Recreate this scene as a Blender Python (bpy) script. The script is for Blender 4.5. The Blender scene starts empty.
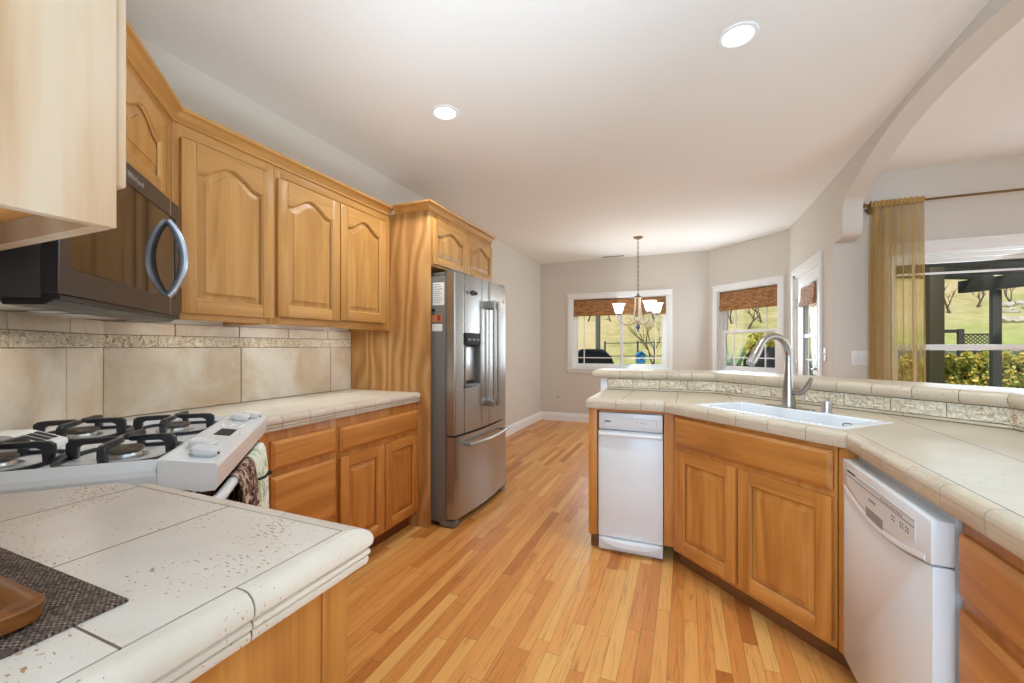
import bpy, bmesh, math, random
from mathutils import Vector, Matrix, noise
from mathutils.geometry import tessellate_polygon
random.seed(7)
PI = math.pi
C = bpy.context.scene
COL = C.collection

# ------------------------------------------------------------------ camera, world, lights, exposure
cam_d = bpy.data.cameras.new('camera'); cam = bpy.data.objects.new('camera', cam_d); COL.objects.link(cam)
cam.location = (0, 0, 1.23); cam.rotation_euler = (PI/2, 0, math.radians(22.58))
cam_d.sensor_width = 36; cam_d.lens = 36*419/1024; cam_d.shift_y = 5.5/1024
cam_d.clip_start = 0.02; cam_d.clip_end = 500
C.camera = cam

wd = bpy.data.worlds.new('sky'); C.world = wd; wd.use_nodes = True
nt = wd.node_tree; bg = nt.nodes['Background']
sky = nt.nodes.new('ShaderNodeTexSky'); sky.sky_type = 'NISHITA'
sky.sun_disc = False; sky.sun_elevation = math.radians(48); sky.sun_rotation = math.radians(160)
nt.links.new(sky.outputs[0], bg.inputs[0]); bg.inputs[1].default_value = 0.10

def lamp(name, kind, loc, energy, color, target=None, **kw):
    d = bpy.data.lights.new(name, kind); d.energy = energy; d.color = color
    for k, v in kw.items(): setattr(d, k, v)
    o = bpy.data.objects.new(name, d); COL.objects.link(o); o.location = loc
    if target is not None:
        o.rotation_euler = (Vector(target)-Vector(loc)).to_track_quat('-Z', 'Y').to_euler()
    return o
lamp('sun', 'SUN', (0, -10, 20), 4.4, (1.0, 0.93, 0.82), (3.5, 4, 0), angle=0.01)
FILL = (0.45, 0.70, 0.96); DAYW = (0.62, 0.73, 0.82)
# added fill lamps behind the camera and in the family room, out of view
lamp('fill_rear', 'AREA', (-0.2, -3.2, 1.7), 160, FILL, (-0.2, 3, 1.5), shape='RECTANGLE', size=3.2, size_y=2.0)
lamp('fill_family', 'AREA', (5.2, 1.2, 1.5), 92, DAYW, (0, 2.4, 1.5), shape='RECTANGLE', size=4.5, size_y=2.2)
# added fill lamps, unseen, aimed up to brighten the ceiling
lamp('ceiling_fill', 'AREA', (0.15, -0.35, 0.6), 26, FILL, (0.15, 0.1, 2.64), shape='RECTANGLE', size=0.8, size_y=0.8, spread=2.0)
lamp('ceiling_fill', 'AREA', (0.4, -1.6, 0.9), 52, FILL, (0.4, -1.2, 2.64), shape='RECTANGLE', size=0.8, size_y=0.8, spread=2.4)
lamp('ceiling_fill', 'AREA', (0.38, 0.30, 0.55), 6.5, DAYW, (-1.3, 1.5, 2.64), shape='RECTANGLE', size=0.5, size_y=0.5, spread=1.05)
# daylight entering through the nook's windows and the family room window
lamp('daylight_slider', 'AREA', (-1.0, 6.72, 1.45), 22, DAYW, (1.1, 4.6, 1.7), shape='RECTANGLE', size=1.4, size_y=1.1)
lamp('daylight_bay', 'AREA', (0.70, 6.30, 1.45), 28, DAYW, (-1.0, 4.6, 1.6), shape='RECTANGLE', size=0.8, size_y=1.1)
lamp('daylight_window', 'AREA', (2.5, 4.2, 1.35), 21, DAYW, (1.2, 1.0, 1.5), shape='RECTANGLE', size=1.5, size_y=1.2)
vs = C.view_settings
vs.view_transform = 'Standard'; vs.look = 'None'; vs.gamma = 1.0; vs.use_curve_mapping = False; vs.exposure = 0.04
C.display_settings.display_device = 'sRGB'
cy = C.cycles
cy.use_denoising = True; cy.max_bounces = 8; cy.diffuse_bounces = 5; cy.glossy_bounces = 4; cy.transmission_bounces = 6
cy.transparent_max_bounces = 12; cy.caustics_reflective = False; cy.caustics_refractive = False; cy.sample_clamp_indirect = 4

# ------------------------------------------------------------------ mesh helper
class MB:
    def __init__(s): s.v = []; s.f = []; s.m = []
    def add(s, verts, faces, mi=0):
        n = len(s.v); s.v += [tuple(p) for p in verts]
        for f in faces: s.f.append(tuple(i+n for i in f)); s.m.append(mi)
        return s
    def addbm(s, bm, mi=0):
        bm.verts.index_update()
        s.add([v.co[:] for v in bm.verts], [[v.index for v in f.verts] for f in bm.faces], mi); bm.free(); return s
    def box(s, x0, x1, y0, y1, z0, z1, bev=0.0, seg=2, mi=0, rot=None):
        bm = bmesh.new(); bmesh.ops.create_cube(bm, size=1)
        for v in bm.verts:
            v.co = ((x0+x1)/2+v.co.x*(x1-x0), (y0+y1)/2+v.co.y*(y1-y0), (z0+z1)/2+v.co.z*(z1-z0))
        if bev > 0: bmesh.ops.bevel(bm, geom=bm.edges[:], offset=bev, segments=seg, affect='EDGES', profile=0.5)
        if rot is not None: bmesh.ops.transform(bm, matrix=rot, verts=bm.verts)
        return s.addbm(bm, mi)
    def prism(s, pts, plane, a, b, mi=0, holes=(), bev=0.0):
        """polygon pts (with holes) in plane 'xy','xz' or 'yz', from a to b along the third axis"""
        def P(p, t):
            return {'xy': (p[0], p[1], t), 'xz': (p[0], t, p[1]), 'yz': (t, p[0], p[1])}[plane]
        loops = [list(pts)]+[list(h) for h in holes]
        flat = [p for l in loops for p in l]; n = len(flat)
        tris = tessellate_polygon([[Vector((p[0], p[1], 0)) for p in l] for l in loops])
        vs_ = [P(p, a) for p in flat]+[P(p, b) for p in flat]
        fs = [t[::-1] for t in tris]+[tuple(i+n for i in t) for t in tris]
        st = 0
        for l in loops:
            k = len(l)
            for i in range(k):
                j = (i+1) % k; fs.append((st+i, st+j, st+j+n, st+i+n))
            st += k
        bm = bmesh.new(); bv = [bm.verts.new(p) for p in vs_]
        for f in fs:
            try: bm.faces.new([bv[i] for i in f])
            except ValueError: pass
        bmesh.ops.recalc_face_normals(bm, faces=bm.faces)
        if bev > 0:
            bmesh.ops.dissolve_limit(bm, angle_limit=0.01, verts=bm.verts, edges=bm.edges)
            ed = [e for e in bm.edges if len(e.link_faces) == 2 and e.calc_face_angle(0) > 0.5]
            bmesh.ops.bevel(bm, geom=ed, offset=bev, segments=2, affect='EDGES', profile=0.5)
        return s.addbm(bm, mi)
    def loft(s, loops, closed=True, caps=(False, False), mi=0):
        n = len(loops[0]); vs_ = [p for l in loops for p in l]; fs = []
        for k in range(len(loops)-1):
            for i in range(n if closed else n-1):
                j = (i+1) % n; fs.append((k*n+i, k*n+j, (k+1)*n+j, (k+1)*n+i))
        if caps[0]: fs.append(tuple(range(n))[::-1])
        if caps[1]: fs.append(tuple((len(loops)-1)*n+i for i in range(n)))
        return s.add(vs_, fs, mi)
    def lathe(s, prof, c=(0, 0, 0), axis='z', seg=24, mi=0, sq=None):
        loops = []
        for r, h in prof:
            l = []
            for i in range(seg):
                a = 2*PI*i/seg; x, y = r*math.cos(a), r*math.sin(a)
                if sq:
                    e = sq; ca, sa = math.cos(a), math.sin(a)
                    x = r*math.copysign(abs(ca)**e, ca); y = r*math.copysign(abs(sa)**e, sa)
                if axis == 'z': p = (c[0]+x, c[1]+y, c[2]+h)
                elif axis == 'y': p = (c[0]+x, c[1]+h, c[2]+y)
                else: p = (c[0]+h, c[1]+x, c[2]+y)
                l.append(p)
            loops.append(l)
        return s.loft(loops, True, (prof[0][0] > 1e-5, prof[-1][0] > 1e-5), mi)
    def tube(s, pts, r, seg=10, mi=0, flat=1.0):
        pts = [Vector(p) for p in pts]; loops = []
        rs = r if isinstance(r, (list, tuple)) else [r]*len(pts)
        up = None
        for i, p in enumerate(pts):
            t = (pts[min(i+1, len(pts)-1)]-pts[max(i-1, 0)]).normalized()
            if up is None:
                up = Vector((0, 0, 1)) if abs(t.z) < 0.9 else Vector((1, 0, 0))
            a = t.cross(up)
            if a.length < 1e-5: a = t.cross(Vector((0.3, 1, 0.2)))
            a.normalize(); b = a.cross(t).normalized(); up = b
            loops.append([tuple(p+a*math.cos(2*PI*k/seg)*rs[i]+b*math.sin(2*PI*k/seg)*rs[i]*flat) for k in range(seg)])
        return s.loft(loops, True, (True, True), mi)
    def move(s, M, start=0):
        s.v[start:] = [tuple(M @ Vector(p)) for p in s.v[start:]]; return s
    def build(s, name, mats, parent=None, smooth=35, world=False, loc=None, rotz=0):
        me = bpy.data.meshes.new(name)
        vs_ = s.v
        if world and parent is not None:
            Mi = (Matrix.Translation(parent.location) @ Matrix.Rotation(parent.rotation_euler.z, 4, 'Z')).inverted()
            vs_ = [tuple(Mi @ Vector(p)) for p in vs_]
        me.from_pydata(vs_, [], s.f)
        if not isinstance(mats, (list, tuple)): mats = [mats]
        for m in mats: me.materials.append(m)
        for p, mi in zip(me.polygons, s.m): p.material_index = mi
        me.validate()
        bm = bmesh.new(); bm.from_mesh(me); bmesh.ops.recalc_face_normals(bm, faces=bm.faces); bm.to_mesh(me); bm.free()
        if smooth:
            me.shade_smooth(); me.set_sharp_from_angle(angle=math.radians(smooth))
        o = bpy.data.objects.new(name, me); COL.objects.link(o)
        if parent is not None: o.parent = parent
        if loc is not None: o.location = loc
        if rotz: o.rotation_euler.z = rotz
        return o
def tag(o, label, cat, group=None):
    o['label'] = label; o['category'] = cat
    if group: o['group'] = group
    return o
def thing(name, label, cat, loc=(0, 0, 0), deg=0, group=None):
    o = bpy.data.objects.new(name, None); COL.objects.link(o); o.location = loc; o.rotation_euler = (0, 0, math.radians(deg))
    o.empty_display_size = 0.1
    return tag(o, label, cat, group)
def struct(o): o['kind'] = 'structure'; return o
def sroot(name, loc=(0, 0, 0), deg=0):
    o = bpy.data.objects.new(name, None); COL.objects.link(o); o.location = loc; o.rotation_euler = (0, 0, math.radians(deg)); o['kind'] = 'structure'; return o

# ------------------------------------------------------------------ materials
def lin(c): return tuple(((x/255)/12.92 if x/255 <= 0.04045 else ((x/255+0.055)/1.055)**2.4) for x in c)+(1.0,)
class NT:
    def __init__(s, name):
        s.mat = bpy.data.materials.new(name); s.mat.use_nodes = True
        s.t = s.mat.node_tree; s.b = s.t.nodes['Principled BSDF']; s.out = s.t.nodes['Material Output']
    def n(s, typ, ins=None, **kw):
        nd = s.t.nodes.new(typ)
        for k, v in kw.items(): setattr(nd, k, v)
        for k, v in (ins or {}).items():
            if isinstance(v, bpy.types.NodeSocket): s.t.links.new(v, nd.inputs[k])
            else: nd.inputs[k].default_value = v
        return nd
    def math(s, op, a, b=None, c=None):
        d = {0: a}
        if b is not None: d[1] = b
        if c is not None: d[2] = c
        return s.n('ShaderNodeMath', d, operation=op).outputs[0]
    def mix(s, fac, a, b, blend='MIX'):
        nd = s.n('ShaderNodeMix', data_type='RGBA', blend_type=blend)
        for i, v in ((0, fac), (6, a), (7, b)):
            if isinstance(v, bpy.types.NodeSocket): s.t.links.new(v, nd.inputs[i])
            else: nd.inputs[i].default_value = v
        return nd.outputs[2]
    def ramp(s, fac, stops):
        nd = s.n('ShaderNodeValToRGB', {0: fac}); cr = nd.color_ramp
        while len(cr.elements) < len(stops): cr.elements.new(0.5)
        for e, (p, c) in zip(cr.elements, stops): e.position = p; e.color = c
        return nd.outputs[0]
    def set(s, **kw):
        for k, v in kw.items():
            k = {'color': 'Base Color', 'rough': 'Roughness', 'metal': 'Metallic', 'normal': 'Normal', 'spec': 'Specular IOR Level', 'coat': 'Coat Weight',
                 'emis': 'Emission Color', 'estr': 'Emission Strength', 'alpha': 'Alpha', 'trans': 'Transmission Weight', 'coatr': 'Coat Roughness', 'aniso': 'Anisotropic'}[k]
            if isinstance(v, bpy.types.NodeSocket): s.t.links.new(v, s.b.inputs[k])
            else: s.b.inputs[k].default_value = v
        return s.mat
    def bump(s, h, strength=0.3, dist=0.002):
        return s.n('ShaderNodeBump', {'Height': h, 'Strength': strength, 'Distance': dist}).outputs[0]
def coords(N, scale, rnd=True, kind='Object'):
    tc = N.n('ShaderNodeTexCoord'); v = tc.outputs[kind]
    if rnd:
        oi = N.n('ShaderNodeObjectInfo')
        v = N.n('ShaderNodeVectorMath', {0: v, 1: N.n('ShaderNodeVectorMath', {0: oi.outputs['Random'], 1: (17.3, 9.1, 13.7)}, operation='MULTIPLY').outputs[0]}, operation='ADD').outputs[0]
    return N.n('ShaderNodeMapping', {0: v, 3: scale}).outputs[0]
def wood(name, dark, mid, light, axis='z', rough=0.38, scale=1.0):
    N = NT(name)
    ax = {'z': (9, 9, 0.9), 'x': (0.9, 9, 9), 'y': (9, 0.9, 9)}[axis]
    v = coords(N, tuple(a*scale for a in ax))
    n1 = N.n('ShaderNodeTexNoise', {'Vector': v, 'Scale': 1.1, 'Detail': 3.0, 'Distortion': 1.6})
    w = N.n('ShaderNodeTexNoise', {'Vector': N.n('ShaderNodeMapping', {0: v, 3: (5, 5, 1.2) if axis == 'z' else (1.2, 5, 5) if axis == 'x' else (5, 1.2, 5)}).outputs[0], 'Scale': 3.0, 'Detail': 5.0, 'Roughness': 0.65})
    fac = N.math('ADD', N.math('MULTIPLY', n1.outputs['Fac'], 0.7), N.math('MULTIPLY', w.outputs['Fac'], 0.3))
    col = N.ramp(fac, [(0.30, lin(dark)), (0.5, lin(mid)), (0.68, lin(light))])
    return N.set(color=col, rough=rough, spec=0.45, normal=N.bump(w.outputs['Fac'], 0.05, 0.001))
W_V = wood('maple_vertical_grain', (169, 118, 61), (193, 141, 77), (208, 158, 94), 'z')
W_H = wood('maple_horizontal_grain', (171, 120, 63), (194, 142, 79), (210, 160, 96), 'x')
def swirl(name, dark, mid, light):
    N = NT(name); v = coords(N, (3.2, 3.2, 1.1), False)
    n0 = N.n('ShaderNodeTexNoise', {'Vector': v, 'Scale': 1.3, 'Detail': 1.0})
    sp = N.n('ShaderNodeSeparateXYZ', {0: v})
    ph = N.math('ADD', N.math('MULTIPLY', n0.outputs['Fac'], 26.0), N.math('ADD', N.math('MULTIPLY', sp.outputs[1], 22.0), N.math('MULTIPLY', sp.outputs[2], 3.5)))
    ring = N.math('MULTIPLY_ADD', N.math('SINE', ph), 0.5, 0.5)
    fine = N.n('ShaderNodeTexNoise', {'Vector': coords(N, (60, 60, 4), False), 'Scale': 1.0, 'Detail': 4.0})
    f = N.math('ADD', N.math('MULTIPLY', ring, 0.5), N.math('MULTIPLY', fine.outputs['Fac'], 0.5))
    return N.set(color=N.ramp(f, [(0.25, lin(dark)), (0.5, lin(mid)), (0.75, lin(light))]), rough=0.45, spec=0.4)
W_P = swirl('glare_pale_maple', (166, 130, 92), (182, 148, 116), (188, 161, 133))  # maple of the near cabinet, the glare on it put into a paler colour
W_E = swirl('maple_end_panel', (172, 120, 66), (188, 137, 80), (203, 154, 98))
L_V = wood('shaded_honey_vertical_grain', (163, 99, 42), (193, 125, 57), (213, 146, 74), 'z')  # honey tone for the lower cabinets, their shade put into the colour
L_H = wood('shaded_honey_horizontal_grain', (165, 101, 43), (195, 127, 59), (215, 149, 76), 'x')
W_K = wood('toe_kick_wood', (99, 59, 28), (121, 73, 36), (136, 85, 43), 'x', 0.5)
W_T = wood('tray_wood', (95, 52, 17), (127, 74, 27), (145, 90, 38), 'x', 0.4, 2.0)

def plain(name, rgb, rough=0.5, metal=0.0, spec=0.5, nscale=0, namt=0.0, **kw):
    N = NT(name)
    if nscale:
        v = coords(N, (1, 1, 1)); n = N.n('ShaderNodeTexNoise', {'Vector': v, 'Scale': nscale, 'Detail': 3.0})
        f = N.math('MULTIPLY_ADD', n.outputs['Fac'], namt*2, 1-namt)
        c = N.mix(1.0, lin(rgb), N.n('ShaderNodeCombineColor', {0: f, 1: f, 2: f}).outputs[0], 'MULTIPLY')
        N.set(color=c, normal=N.bump(n.outputs['Fac'], kw.pop('bump', 0.05), 0.001))
    else: N.set(color=lin(rgb))
    return N.set(rough=rough, metal=metal, spec=spec, **kw)
M_WALL = plain('wall_paint', (218, 210, 199), 0.75, spec=0.2, nscale=60, namt=0.01, bump=0.08)
M_CEIL = plain('ceiling_paint', (243, 239, 233), 0.8, spec=0.15, nscale=50, namt=0.01, bump=0.08)
M_TRIM = plain('white_trim_paint', (244, 243, 240), 0.4, nscale=8, namt=0.006)
M_WHITE = plain('white_enamel', (233, 234, 236), 0.22, nscale=5, namt=0.004)
M_WHITE2 = plain('white_plastic', (226, 227, 228), 0.35, nscale=5, namt=0.004)
M_GREYW = plain('grey_white_panel', (205, 206, 208), 0.3, nscale=5, namt=0.004)
M_BLACK = plain('black_enamel', (40, 41, 46), 0.36, nscale=40, namt=0.05)
M_DARK = plain('dark_recess', (14, 14, 15), 0.6, nscale=10, namt=0.05)
M_GROUT = plain('grout', (104, 80, 58), 0.9, nscale=80, namt=0.1)
M_MARK = plain('grey_print', (120, 122, 126), 0.5, nscale=30, namt=0.03)
M_CHROME = plain('brushed_nickel', (176, 172, 166), 0.27, 0.95, nscale=30, namt=0.02)
M_ALU = plain('polished_aluminium', (205, 205, 205), 0.3, 0.9, nscale=30, namt=0.02)
def steel(name, rgb, rough=0.3):
    N = NT(name); v = coords(N, (2, 2, 220)); n = N.n('ShaderNodeTexNoise', {'Vector': v, 'Scale': 2.0, 'Detail': 2.0})
    f = N.math('MULTIPLY_ADD', n.outputs['Fac'], 0.12, 0.94)
    c = N.mix(1.0, lin(rgb), N.n('ShaderNodeCombineColor', {0: f, 1: f, 2: f}).outputs[0], 'MULTIPLY')
    return N.set(color=c, metal=0.85, rough=rough)
M_STEEL = steel('brushed_stainless', (168, 164, 160), 0.27)
M_STEELD = steel('black_stainless', (84, 86, 92), 0.34)
M_FSIDE = plain('fridge_side_grey', (122, 119, 115), 0.45, 0.3, nscale=120, namt=0.02)
def glassy_dark(name, rgb, rough=0.04):
    return plain(name, rgb, rough, 0.0, 0.7, nscale=3, namt=0.02, bump=0.0)
M_OVGLASS = glassy_dark('oven_glass', (48, 38, 30), 0.06)
M_MWGLASS = glassy_dark('microwave_glass', (40, 34, 29), 0.05)
def pane(name, tint=(0.97, 0.98, 0.97, 1)):
    N = NT(name); tr = N.n('ShaderNodeBsdfTransparent', {0: tint}); gl = N.n('ShaderNodeBsdfGlossy', {0: (1, 1, 1, 1), 1: 0.02})
    fr = N.n('ShaderNodeFresnel', {0: 1.35}); f = N.math('MULTIPLY', fr.outputs[0], 0.2)
    mx = N.n('ShaderNodeMixShader', {0: f, 1: tr.outputs[0], 2: gl.outputs[0]}); N.t.links.new(mx.outputs[0], N.out.inputs[0]); return N.mat
M_PANE = pane('window_glass')
def emit(name, rgb, s):
    N = NT(name); v = coords(N, (1, 1, 1)); n = N.n('ShaderNodeTexNoise', {'Vector': v, 'Scale': 6.0})
    return N.set(color=lin((250, 248, 240)), rough=0.4, emis=N.mix(n.outputs['Fac'], lin(rgb), lin((255, 255, 252))), estr=s)
M_LAMP = emit('lamp_lens', (255, 246, 230), 4.0)
M_SHADE = emit('frosted_lit_glass', (255, 246, 232), 1.6)

def travertine(name, base, tint, dark, joints=None, pits=0.5, rough=0.35):
    """joints: (x0, y0, step, width) grout lines of the field tiles in object coordinates"""
    N = NT(name); tc = N.n('ShaderNodeTexCoord'); ob = tc.outputs['Object']
    geo = N.n('ShaderNodeNewGeometry')
    n1 = N.n('ShaderNodeTexNoise', {'Vector': ob, 'Scale': 3.2, 'Detail': 6.0, 'Roughness': 0.62, 'Distortion': 0.6})
    col = N.ramp(n1.outputs['Fac'], [(0.3, lin(tint)), (0.62, lin(base))])
    vv = N.n('ShaderNodeMapping', {0: ob, 2: (0, 0, 0.5), 3: (1, 2.1, 1.4)}).outputs[0]
    vo = N.n('ShaderNodeTexNoise', {'Vector': vv, 'Scale': 105.0, 'Detail': 2.0})
    dn = N.n('ShaderNodeTexNoise', {'Vector': ob, 'Scale': 5.0, 'Detail': 2.0})
    thr = N.math('MULTIPLY_ADD', dn.outputs['Fac'], -0.55, 1.01-0.045*pits)
    pit = N.math('GREATER_THAN', vo.outputs['Fac'], thr)
    col = N.mix(N.math('MULTIPLY', pit, 0.85), col, lin(dark))
    isl = N.math('MULTIPLY_ADD', geo.outputs['Random Per Island'], 0.12, 0.94)
    if joints:
        sx = N.n('ShaderNodeSeparateXYZ', {0: ob}); x0, y0, st, wd_ = joints[:4]; wy = wd_*(joints[4] if len(joints) > 4 else 1.0)
        fx = N.math('FRACT', N.math('ADD', N.math('DIVIDE', N.math('SUBTRACT', sx.outputs[0], x0), st), 100.0))
        fy = N.math('FRACT', N.math('ADD', N.math('DIVIDE', N.math('SUBTRACT', sx.outputs[1], y0), st), 100.0))
        j = N.math('MAXIMUM', N.math('LESS_THAN', fx, wd_/st), N.math('LESS_THAN', fy, wy/st))
        ix = N.math('FLOOR', N.math('DIVIDE', N.math('SUBTRACT', sx.outputs[0], x0), st)); iy = N.math('FLOOR', N.math('DIVIDE', N.math('SUBTRACT', sx.outputs[1], y0), st))
        wn = N.n('ShaderNodeTexWhiteNoise', {'Vector': N.n('ShaderNodeCombineXYZ', {0: ix, 1: iy}).outputs[0]}, noise_dimensions='3D')
        isl = N.math('MULTIPLY_ADD', wn.outputs['Value'], 0.09, 0.955)
    col = N.mix(1.0, col, N.n('ShaderNodeCombineColor', {0: isl, 1: isl, 2: isl}).outputs[0], 'MULTIPLY')
    h = N.math('SUBTRACT', 1.0, pit); r = rough
    if joints:
        col = N.mix(j, col, lin((104, 86, 68))); h = N.math('MINIMUM', h, N.math('SUBTRACT', 1.0, j)); r = N.math('MULTIPLY_ADD', j, 0.5, rough)
    return N.set(color=col, rough=r, spec=0.4, normal=N.bump(h, 0.35, 0.001))
T_PEN = travertine('travertine_peninsula', (213, 199, 185), (198, 182, 166), (156, 108, 62), (-0.524-0.30*5, 0.2415-0.30*4, 0.30, 0.003), 1.6)
T_LEFT = travertine('travertine_left_counter', (222, 213, 198), (208, 197, 180), (150, 122, 92), (-1.73, 1.19, 0.31, 0.0012), 0.3)
T_RIGHT = travertine('travertine_right_counter', (204, 193, 173), (193, 179, 158), (143, 118, 92), (0.84-0.2975*6, 0.62, 0.2975, 0.0026, 0.0), 0.1)
T_NOSE = travertine('travertine_edge', (211, 196, 180), (196, 178, 160), (140, 114, 90), None, 0.3)
T_NOSER = travertine('travertine_edge_tan', (209, 194, 172), (196, 177, 152), (140, 114, 89), None, 0.3)
T_SPLASH = travertine('travertine_backsplash', (224, 214, 198), (196, 170, 136), (140, 112, 84), None, -0.6, 0.3)
def reliefstone():
    N = NT('relief_border_stone'); ob = N.n('ShaderNodeTexCoord').outputs['Object']
    a = N.n('ShaderNodeTexNoise', {'Vector': ob, 'Scale': 95.0, 'Detail': 4.0, 'Distortion': 1.2}); b = N.n('ShaderNodeTexNoise', {'Vector': ob, 'Scale': 9.0, 'Detail': 3.0})
    f = N.math('ADD', N.math('MULTIPLY', a.outputs['Fac'], 0.75), N.math('MULTIPLY', b.outputs['Fac'], 0.25))
    c = N.ramp(f, [(0.34, lin((178, 148, 112))), (0.45, lin((212, 194, 166))), (0.55, lin((230, 217, 196)))])
    return N.set(color=c, rough=0.6, normal=N.bump(a.outputs['Fac'], 0.8, 0.004))
T_RELIEF = reliefstone()

def floor_mat():
    N = NT('oak_strip_floor'); tc = N.n('ShaderNodeTexCoord'); ob = tc.outputs['Object']; sp = N.n('ShaderNodeSeparateXYZ', {0: ob})
    W_ = 0.057
    u = N.math('DIVIDE', N.math('ADD', sp.outputs[0], 50.0), W_); i = N.math('FLOOR', u); fu = N.math('FRACT', u)
    r1 = N.n('ShaderNodeTexWhiteNoise', {'W': i}, noise_dimensions='1D').outputs['Value']
    v_ = N.math('ADD', N.math('DIVIDE', N.math('ADD', sp.outputs[1], 50.0), N.math('MULTIPLY_ADD', r1, 0.5, 0.55)), N.math('MULTIPLY', r1, 37.0))
    j = N.math('FLOOR', v_); fv = N.math('FRACT', v_)
    cell = N.n('ShaderNodeCombineXYZ', {0: i, 1: j, 2: 0.0}).outputs[0]
    rc = N.n('ShaderNodeTexWhiteNoise', {'Vector': cell}, noise_dimensions='3D')
    base = N.ramp(rc.outputs['Value'], [(0.0, lin((180, 106, 48))), (0.10, lin((205, 131, 64))), (0.4, lin((222, 150, 80))), (0.75, lin((229, 164, 91))), (1.0, lin((234, 179, 104)))])
    vec = N.n('ShaderNodeVectorMath', {0: ob, 1: N.n('ShaderNodeVectorMath', {0: rc.outputs['Color'], 1: (9, 9, 9)}, operation='MULTIPLY').outputs[0]}, operation='ADD').outputs[0]
    g = N.n('ShaderNodeTexNoise', {'Vector': N.n('ShaderNodeMapping', {0: vec, 3: (26, 1.5, 26)}).outputs[0], 'Scale': 1.6, 'Detail': 5.0, 'Distortion': 1.8, 'Roughness': 0.6})
    gr = N.ramp(g.outputs['Fac'], [(0.30, (0.60, 0.52, 0.44, 1)), (0.46, (0.95, 0.93, 0.91, 1)), (0.7, (1.04, 1.03, 1.02, 1))])
    col = N.mix(0.85, base, gr, 'MULTIPLY')
    e = N.math('MINIMUM', fu, N.math('SUBTRACT', 1.0, fu)); gap = N.math('LESS_THAN', e, 0.014)
    gv = N.math('LESS_THAN', fv, 0.0025)
    gp = N.math('MAXIMUM', gap, gv)
    col = N.mix(N.math('MULTIPLY', gp, 0.7), col, lin((92, 56, 30)))
    rg = N.math('MULTIPLY_ADD', g.outputs['Fac'], 0.15, 0.27)
    return N.set(color=col, rough=rg, spec=0.45, normal=N.bump(N.math('SUBTRACT', 1.0, gp), 0.2, 0.001))
M_FLOOR = floor_mat()
def bamboo():
    N = NT('woven_bamboo'); v = coords(N, (14, 14, 160), False)
    a = N.n('ShaderNodeTexNoise', {'Vector': v, 'Scale': 1.0, 'Detail': 3.0, 'Distortion': 0.4})
    b = N.n('ShaderNodeTexNoise', {'Vector': coords(N, (60, 60, 60), False), 'Scale': 1.0})
    f = N.math('ADD', N.math('MULTIPLY', a.outputs['Fac'], 0.75), N.math('MULTIPLY', b.outputs['Fac'], 0.25))
    c = N.ramp(f, [(0.34, lin((74, 44, 24))), (0.46, lin((150, 98, 52))), (0.58, lin((188, 136, 84))), (0.7, lin((214, 170, 118)))])
    return N.set(color=c, rough=0.7, normal=N.bump(a.outputs['Fac'], 0.5, 0.003))
M_BAMBOO = bamboo()
def weave():
    N = NT('woven_placemat'); ob = N.n('ShaderNodeTexCoord').outputs['Object']; sp = N.n('ShaderNodeSeparateXYZ', {0: ob})
    cs = 0.0048
    u = N.math('DIVIDE', sp.outputs[0], cs); v = N.math('DIVIDE', sp.outputs[1], cs*0.55)
    iu, iv = N.math('FLOOR', u), N.math('FLOOR', v)
    rn = N.n('ShaderNodeTexWhiteNoise', {'Vector': N.n('ShaderNodeCombineXYZ', {0: iu, 1: iv}).outputs[0]}, noise_dimensions='3D').outputs['Value']
    fu, fv = N.math('FRACT', u), N.math('FRACT', v)
    odd = N.math('MODULO', N.math('ADD', iu, N.math('ADD', iv, 1000.0)), 2.0)
    hump = N.math('MULTIPLY', N.math('SINE', N.math('MULTIPLY', fu, PI)), N.math('SINE', N.math('MULTIPLY', fv, PI)))
    c = N.ramp(N.math('ADD', N.math('MULTIPLY', rn, 0.55), N.math('MULTIPLY', odd, 0.4)), [(0.1, lin((40, 30, 26))), (0.45, lin((86, 66, 54))), (0.9, lin((150, 124, 104)))])
    return N.set(color=c, rough=0.7, normal=N.bump(hump, 0.8, 0.002))
M_WEAVE = weave()
def sheer():
    N = NT('sheer_gold_fabric'); v = coords(N, (900, 900, 500), False); n = N.n('ShaderNodeTexNoise', {'Vector': v, 'Scale': 1.0})
    c = N.mix(n.outputs['Fac'], lin((176, 140, 82)), lin((200, 166, 104)))
    d = N.n('ShaderNodeBsdfDiffuse', {0: c}); tl = N.n('ShaderNodeBsdfTranslucent', {0: c}); tr = N.n('ShaderNodeBsdfTransparent', {0: (0.93, 0.90, 0.80, 1)})
    m1 = N.n('ShaderNodeMixShader', {0: 0.35, 1: d.outputs[0], 2: tl.outputs[0]})
    lw = N.n('ShaderNodeLayerWeight', {0: 0.35}); f = N.math('MULTIPLY_ADD', lw.outputs['Facing'], -1.0, 0.58)
    m2 = N.n('ShaderNodeMixShader', {0: f, 1: m1.outputs[0], 2: tr.outputs[0]}); N.t.links.new(m2.outputs[0], N.out.inputs[0]); return N.mat
M_SHEER = sheer()
M_HEADER = plain('gathered_gold_fabric', (184, 148, 88), 0.85, nscale=200, namt=0.06)
def towelmat(name, a, b, c, sc):
    N = NT(name); v = coords(N, (1, 1, 1)); n = N.n('ShaderNodeTexNoise', {'Vector': v, 'Scale': sc, 'Detail': 4.0, 'Distortion': 1.0})
    return N.set(color=N.ramp(n.outputs['Fac'], [(0.36, lin(a)), (0.5, lin(b)), (0.62, lin(c))]), rough=0.95, spec=0.1, normal=N.bump(n.outputs['Fac'], 0.6, 0.004))
M_TOW1 = towelmat('brown_mottled_terry', (54, 34, 30), (128, 96, 84), (206, 188, 170), 45)
M_TOW2 = towelmat('pale_green_cotton', (176, 190, 160), (222, 226, 208), (240, 240, 230), 22)
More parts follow.
